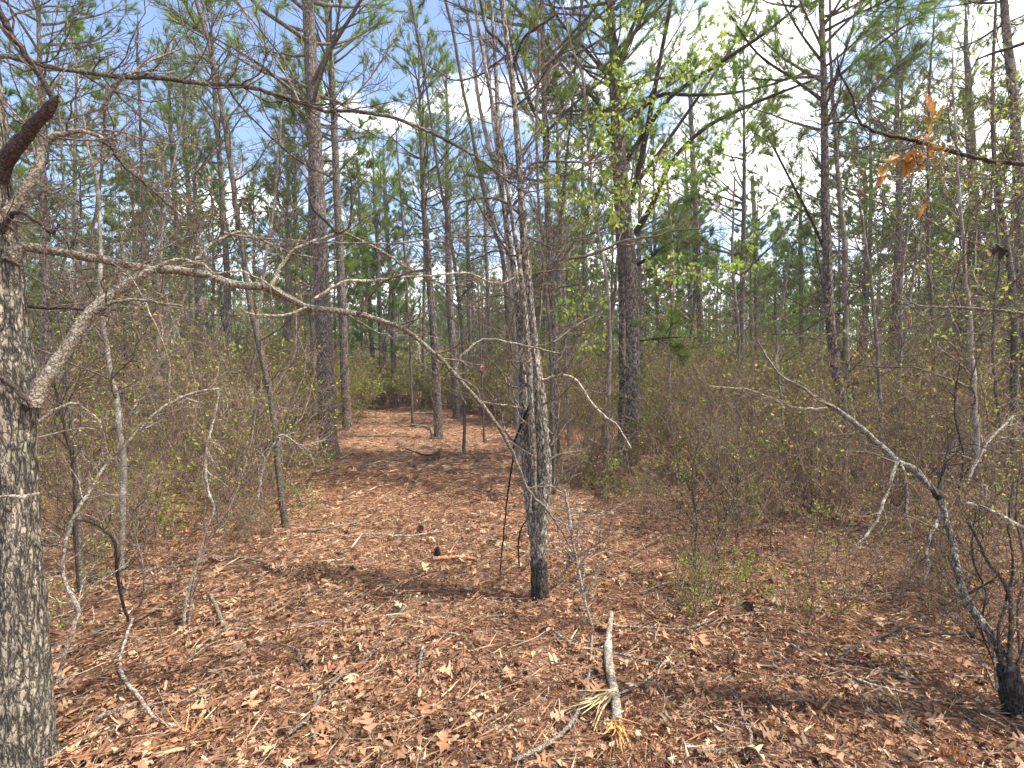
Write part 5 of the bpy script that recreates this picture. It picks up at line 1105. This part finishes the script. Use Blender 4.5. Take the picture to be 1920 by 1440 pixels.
while cnt < 90 and tries < 9000:
    tries += 1
    a = math.radians(r.uniform(-54, 54)); d = math.sqrt(r.uniform(8 ** 2, 28 ** 2)); x, y = d * math.sin(a), d * math.cos(a)
    if not in_thicket(x, y) or any((x - p[0]) ** 2 + (y - p[1]) ** 2 < .6 for p in used): continue
    used.append((x, y)); cnt += 1; v = int(r.integers(0, 5)); s = r.uniform(.7, 1.15)
    side = 'left of the path' if x < -.2 * y else 'right of the path'
    kind = ['budding', 'yellow green flecked', 'budding', 'brown leafed', 'budding'][v]
    t = thing('bare_sapling', kind + ' thin sapling rising from the thicket ' + side, 'sapling', (x, y, float(gh(x, y))), kind + ' saplings ' + side); t.rotation_euler = (r.normal(0, .05), r.normal(0, .05), r.uniform(0, 6.28)); t.scale = (s, s, s)
    part('trunk', HW[v][0], t); part('branches', HW[v][1], t); part('leaves', HW[v][2], t)
# the far-off wood
w, g = pine_crown(900, 6, 1.8, per=9, wid=.035, ln=.3, subs=4, step=.7, sides=(3, 3, 3)); g2 = pine_crown(901, 5, 1.5, per=9, wid=.035, ln=.3, subs=4, step=.7, sides=(3, 3, 3))[1]
tr = MB(); gr = MB(); n = 760; a = np.radians(r.uniform(-54, 54, n)); d = np.sqrt(r.uniform(42 ** 2, 95 ** 2, n)); x = d * np.sin(a); y = d * np.cos(a); H = r.uniform(8, 11.5, n)
for i in range(n):
    tube(tr, np.array([[x[i], y[i], -.2], [x[i] + r.normal(0, .1), y[i], H[i] * .5], [x[i], y[i], H[i]]]), np.array([.11, .08, .02]), 5)
for gg, k in ((g, np.arange(n) % 2 == 0), (g2, np.arange(n) % 2 == 1)):
    m = int(k.sum()); s = H[k] * .74 / 5.5; inst_multi(gr, gg.arrays(), rot_random(m, r, .02), np.stack([x[k], y[k], H[k] * .24], -1), s, np.repeat(r.uniform(.8, 1.3, (m, 1)), 3, 1))
o = tr.build('far_forest_trunks', M['pine_far']); tag(o, 'countless grey trunks of the far-off forest', 'forest', kind='stuff')
o = gr.build('far_forest_needles', M['needle']); tag(o, 'green needle mass of the far-off forest', 'forest', kind='stuff')

# ------------------------------------------------------------------ each repeat gets a label of its own: between which landmarks it is seen, and how near
MARK = [(35, 'big left oak'), (215, 'white blotched sapling'), (500, 'leaning grey sapling'), (605, 'thickest pine'), (720, 'three slim pines'), (820, 'brushy footed pine'), (990, 'double oak'), (1185, 'branchy pine'), (1315, 'straight grey pine'), (1575, 'flaky barked pine'), (1835, 'upright mottled sapling'), (1925, 'right picture edge')]
ORD = ['nearest', 'second nearest', 'third nearest', 'fourth nearest', 'fifth nearest', 'sixth nearest', 'seventh nearest', 'eighth nearest', 'ninth nearest', 'tenth nearest', 'eleventh nearest', 'twelfth nearest'] + [w + ' nearest' for w in ('thirteenth', 'fourteenth', 'fifteenth', 'sixteenth', 'seventeenth', 'eighteenth', 'nineteenth', 'twentieth')]
buckets = {}
for o in [o for o in COL.objects if o.parent is None and o.get('group') and ('thicket' in o['group'] or 'background pines' in o['group'] or 'saplings ' in o['group'] and 'among' not in o['group'])]:
    lab = o['label']
    kind = lab.split(' shrub')[0] + ' shrub' if ' shrub' in lab else ('far grey pine' if 'pine' in lab else lab.split(' rising')[0])
    px = 960 + 960 * o.location.x / o.location.y; i = sum(px > m[0] for m in MARK)
    buckets.setdefault((kind, i, o['group'] if i in (0, len(MARK)) else ''), []).append(o)
for (kind, i, g_), L_ in buckets.items():
    L_.sort(key=lambda o: o.location.y)
    where = 'left of the big left oak' if i == 0 else 'outside the right picture edge' if i == len(MARK) else 'between ' + MARK[i - 1][1] + ' and ' + MARK[i][1]
    for k, o in enumerate(L_):
        if i in (0, len(MARK)): o['label'] = kind + ' ' + where; o['group'] = o['label']; continue
        o['label'] = kind + ' ' + where + (', ' + ORD[k] if k < len(ORD) else ', farthest back')
        if k >= len(ORD): o['group'] = 'farthest ' + kind + ' ' + where
        o['label'] = ' '.join(o['label'].split()[:16])

# ------------------------------------------------------------------ the air of the forest
hz = MB(); hx, hz0, hz1 = 146, -1.3, 21
Vh = np.array([[sx * hx, sy * hx + 4, z] for z in (hz0, hz1) for sx, sy in ((-1, -1), (1, -1), (1, 1), (-1, 1))], float)
hz.add(Vh, np.array([[3, 2, 1, 0], [4, 5, 6, 7], [0, 1, 5, 4], [1, 2, 6, 5], [2, 3, 7, 6], [3, 0, 4, 7]]))
hm, ht = new_mat('forest_air'); pv = ht.nodes.new('ShaderNodeVolumePrincipled'); pv.inputs['Color'].default_value = (.95, .97, .98, 1); pv.inputs['Density'].default_value = .0013; pv.inputs['Anisotropy'].default_value = .2
ho = ht.nodes.new('ShaderNodeOutputMaterial'); ht.links.new(pv.outputs[0], ho.inputs['Volume'])
tag(hz.build('haze', hm, smooth=False), 'pale air between the far trees', 'haze', kind='stuff')
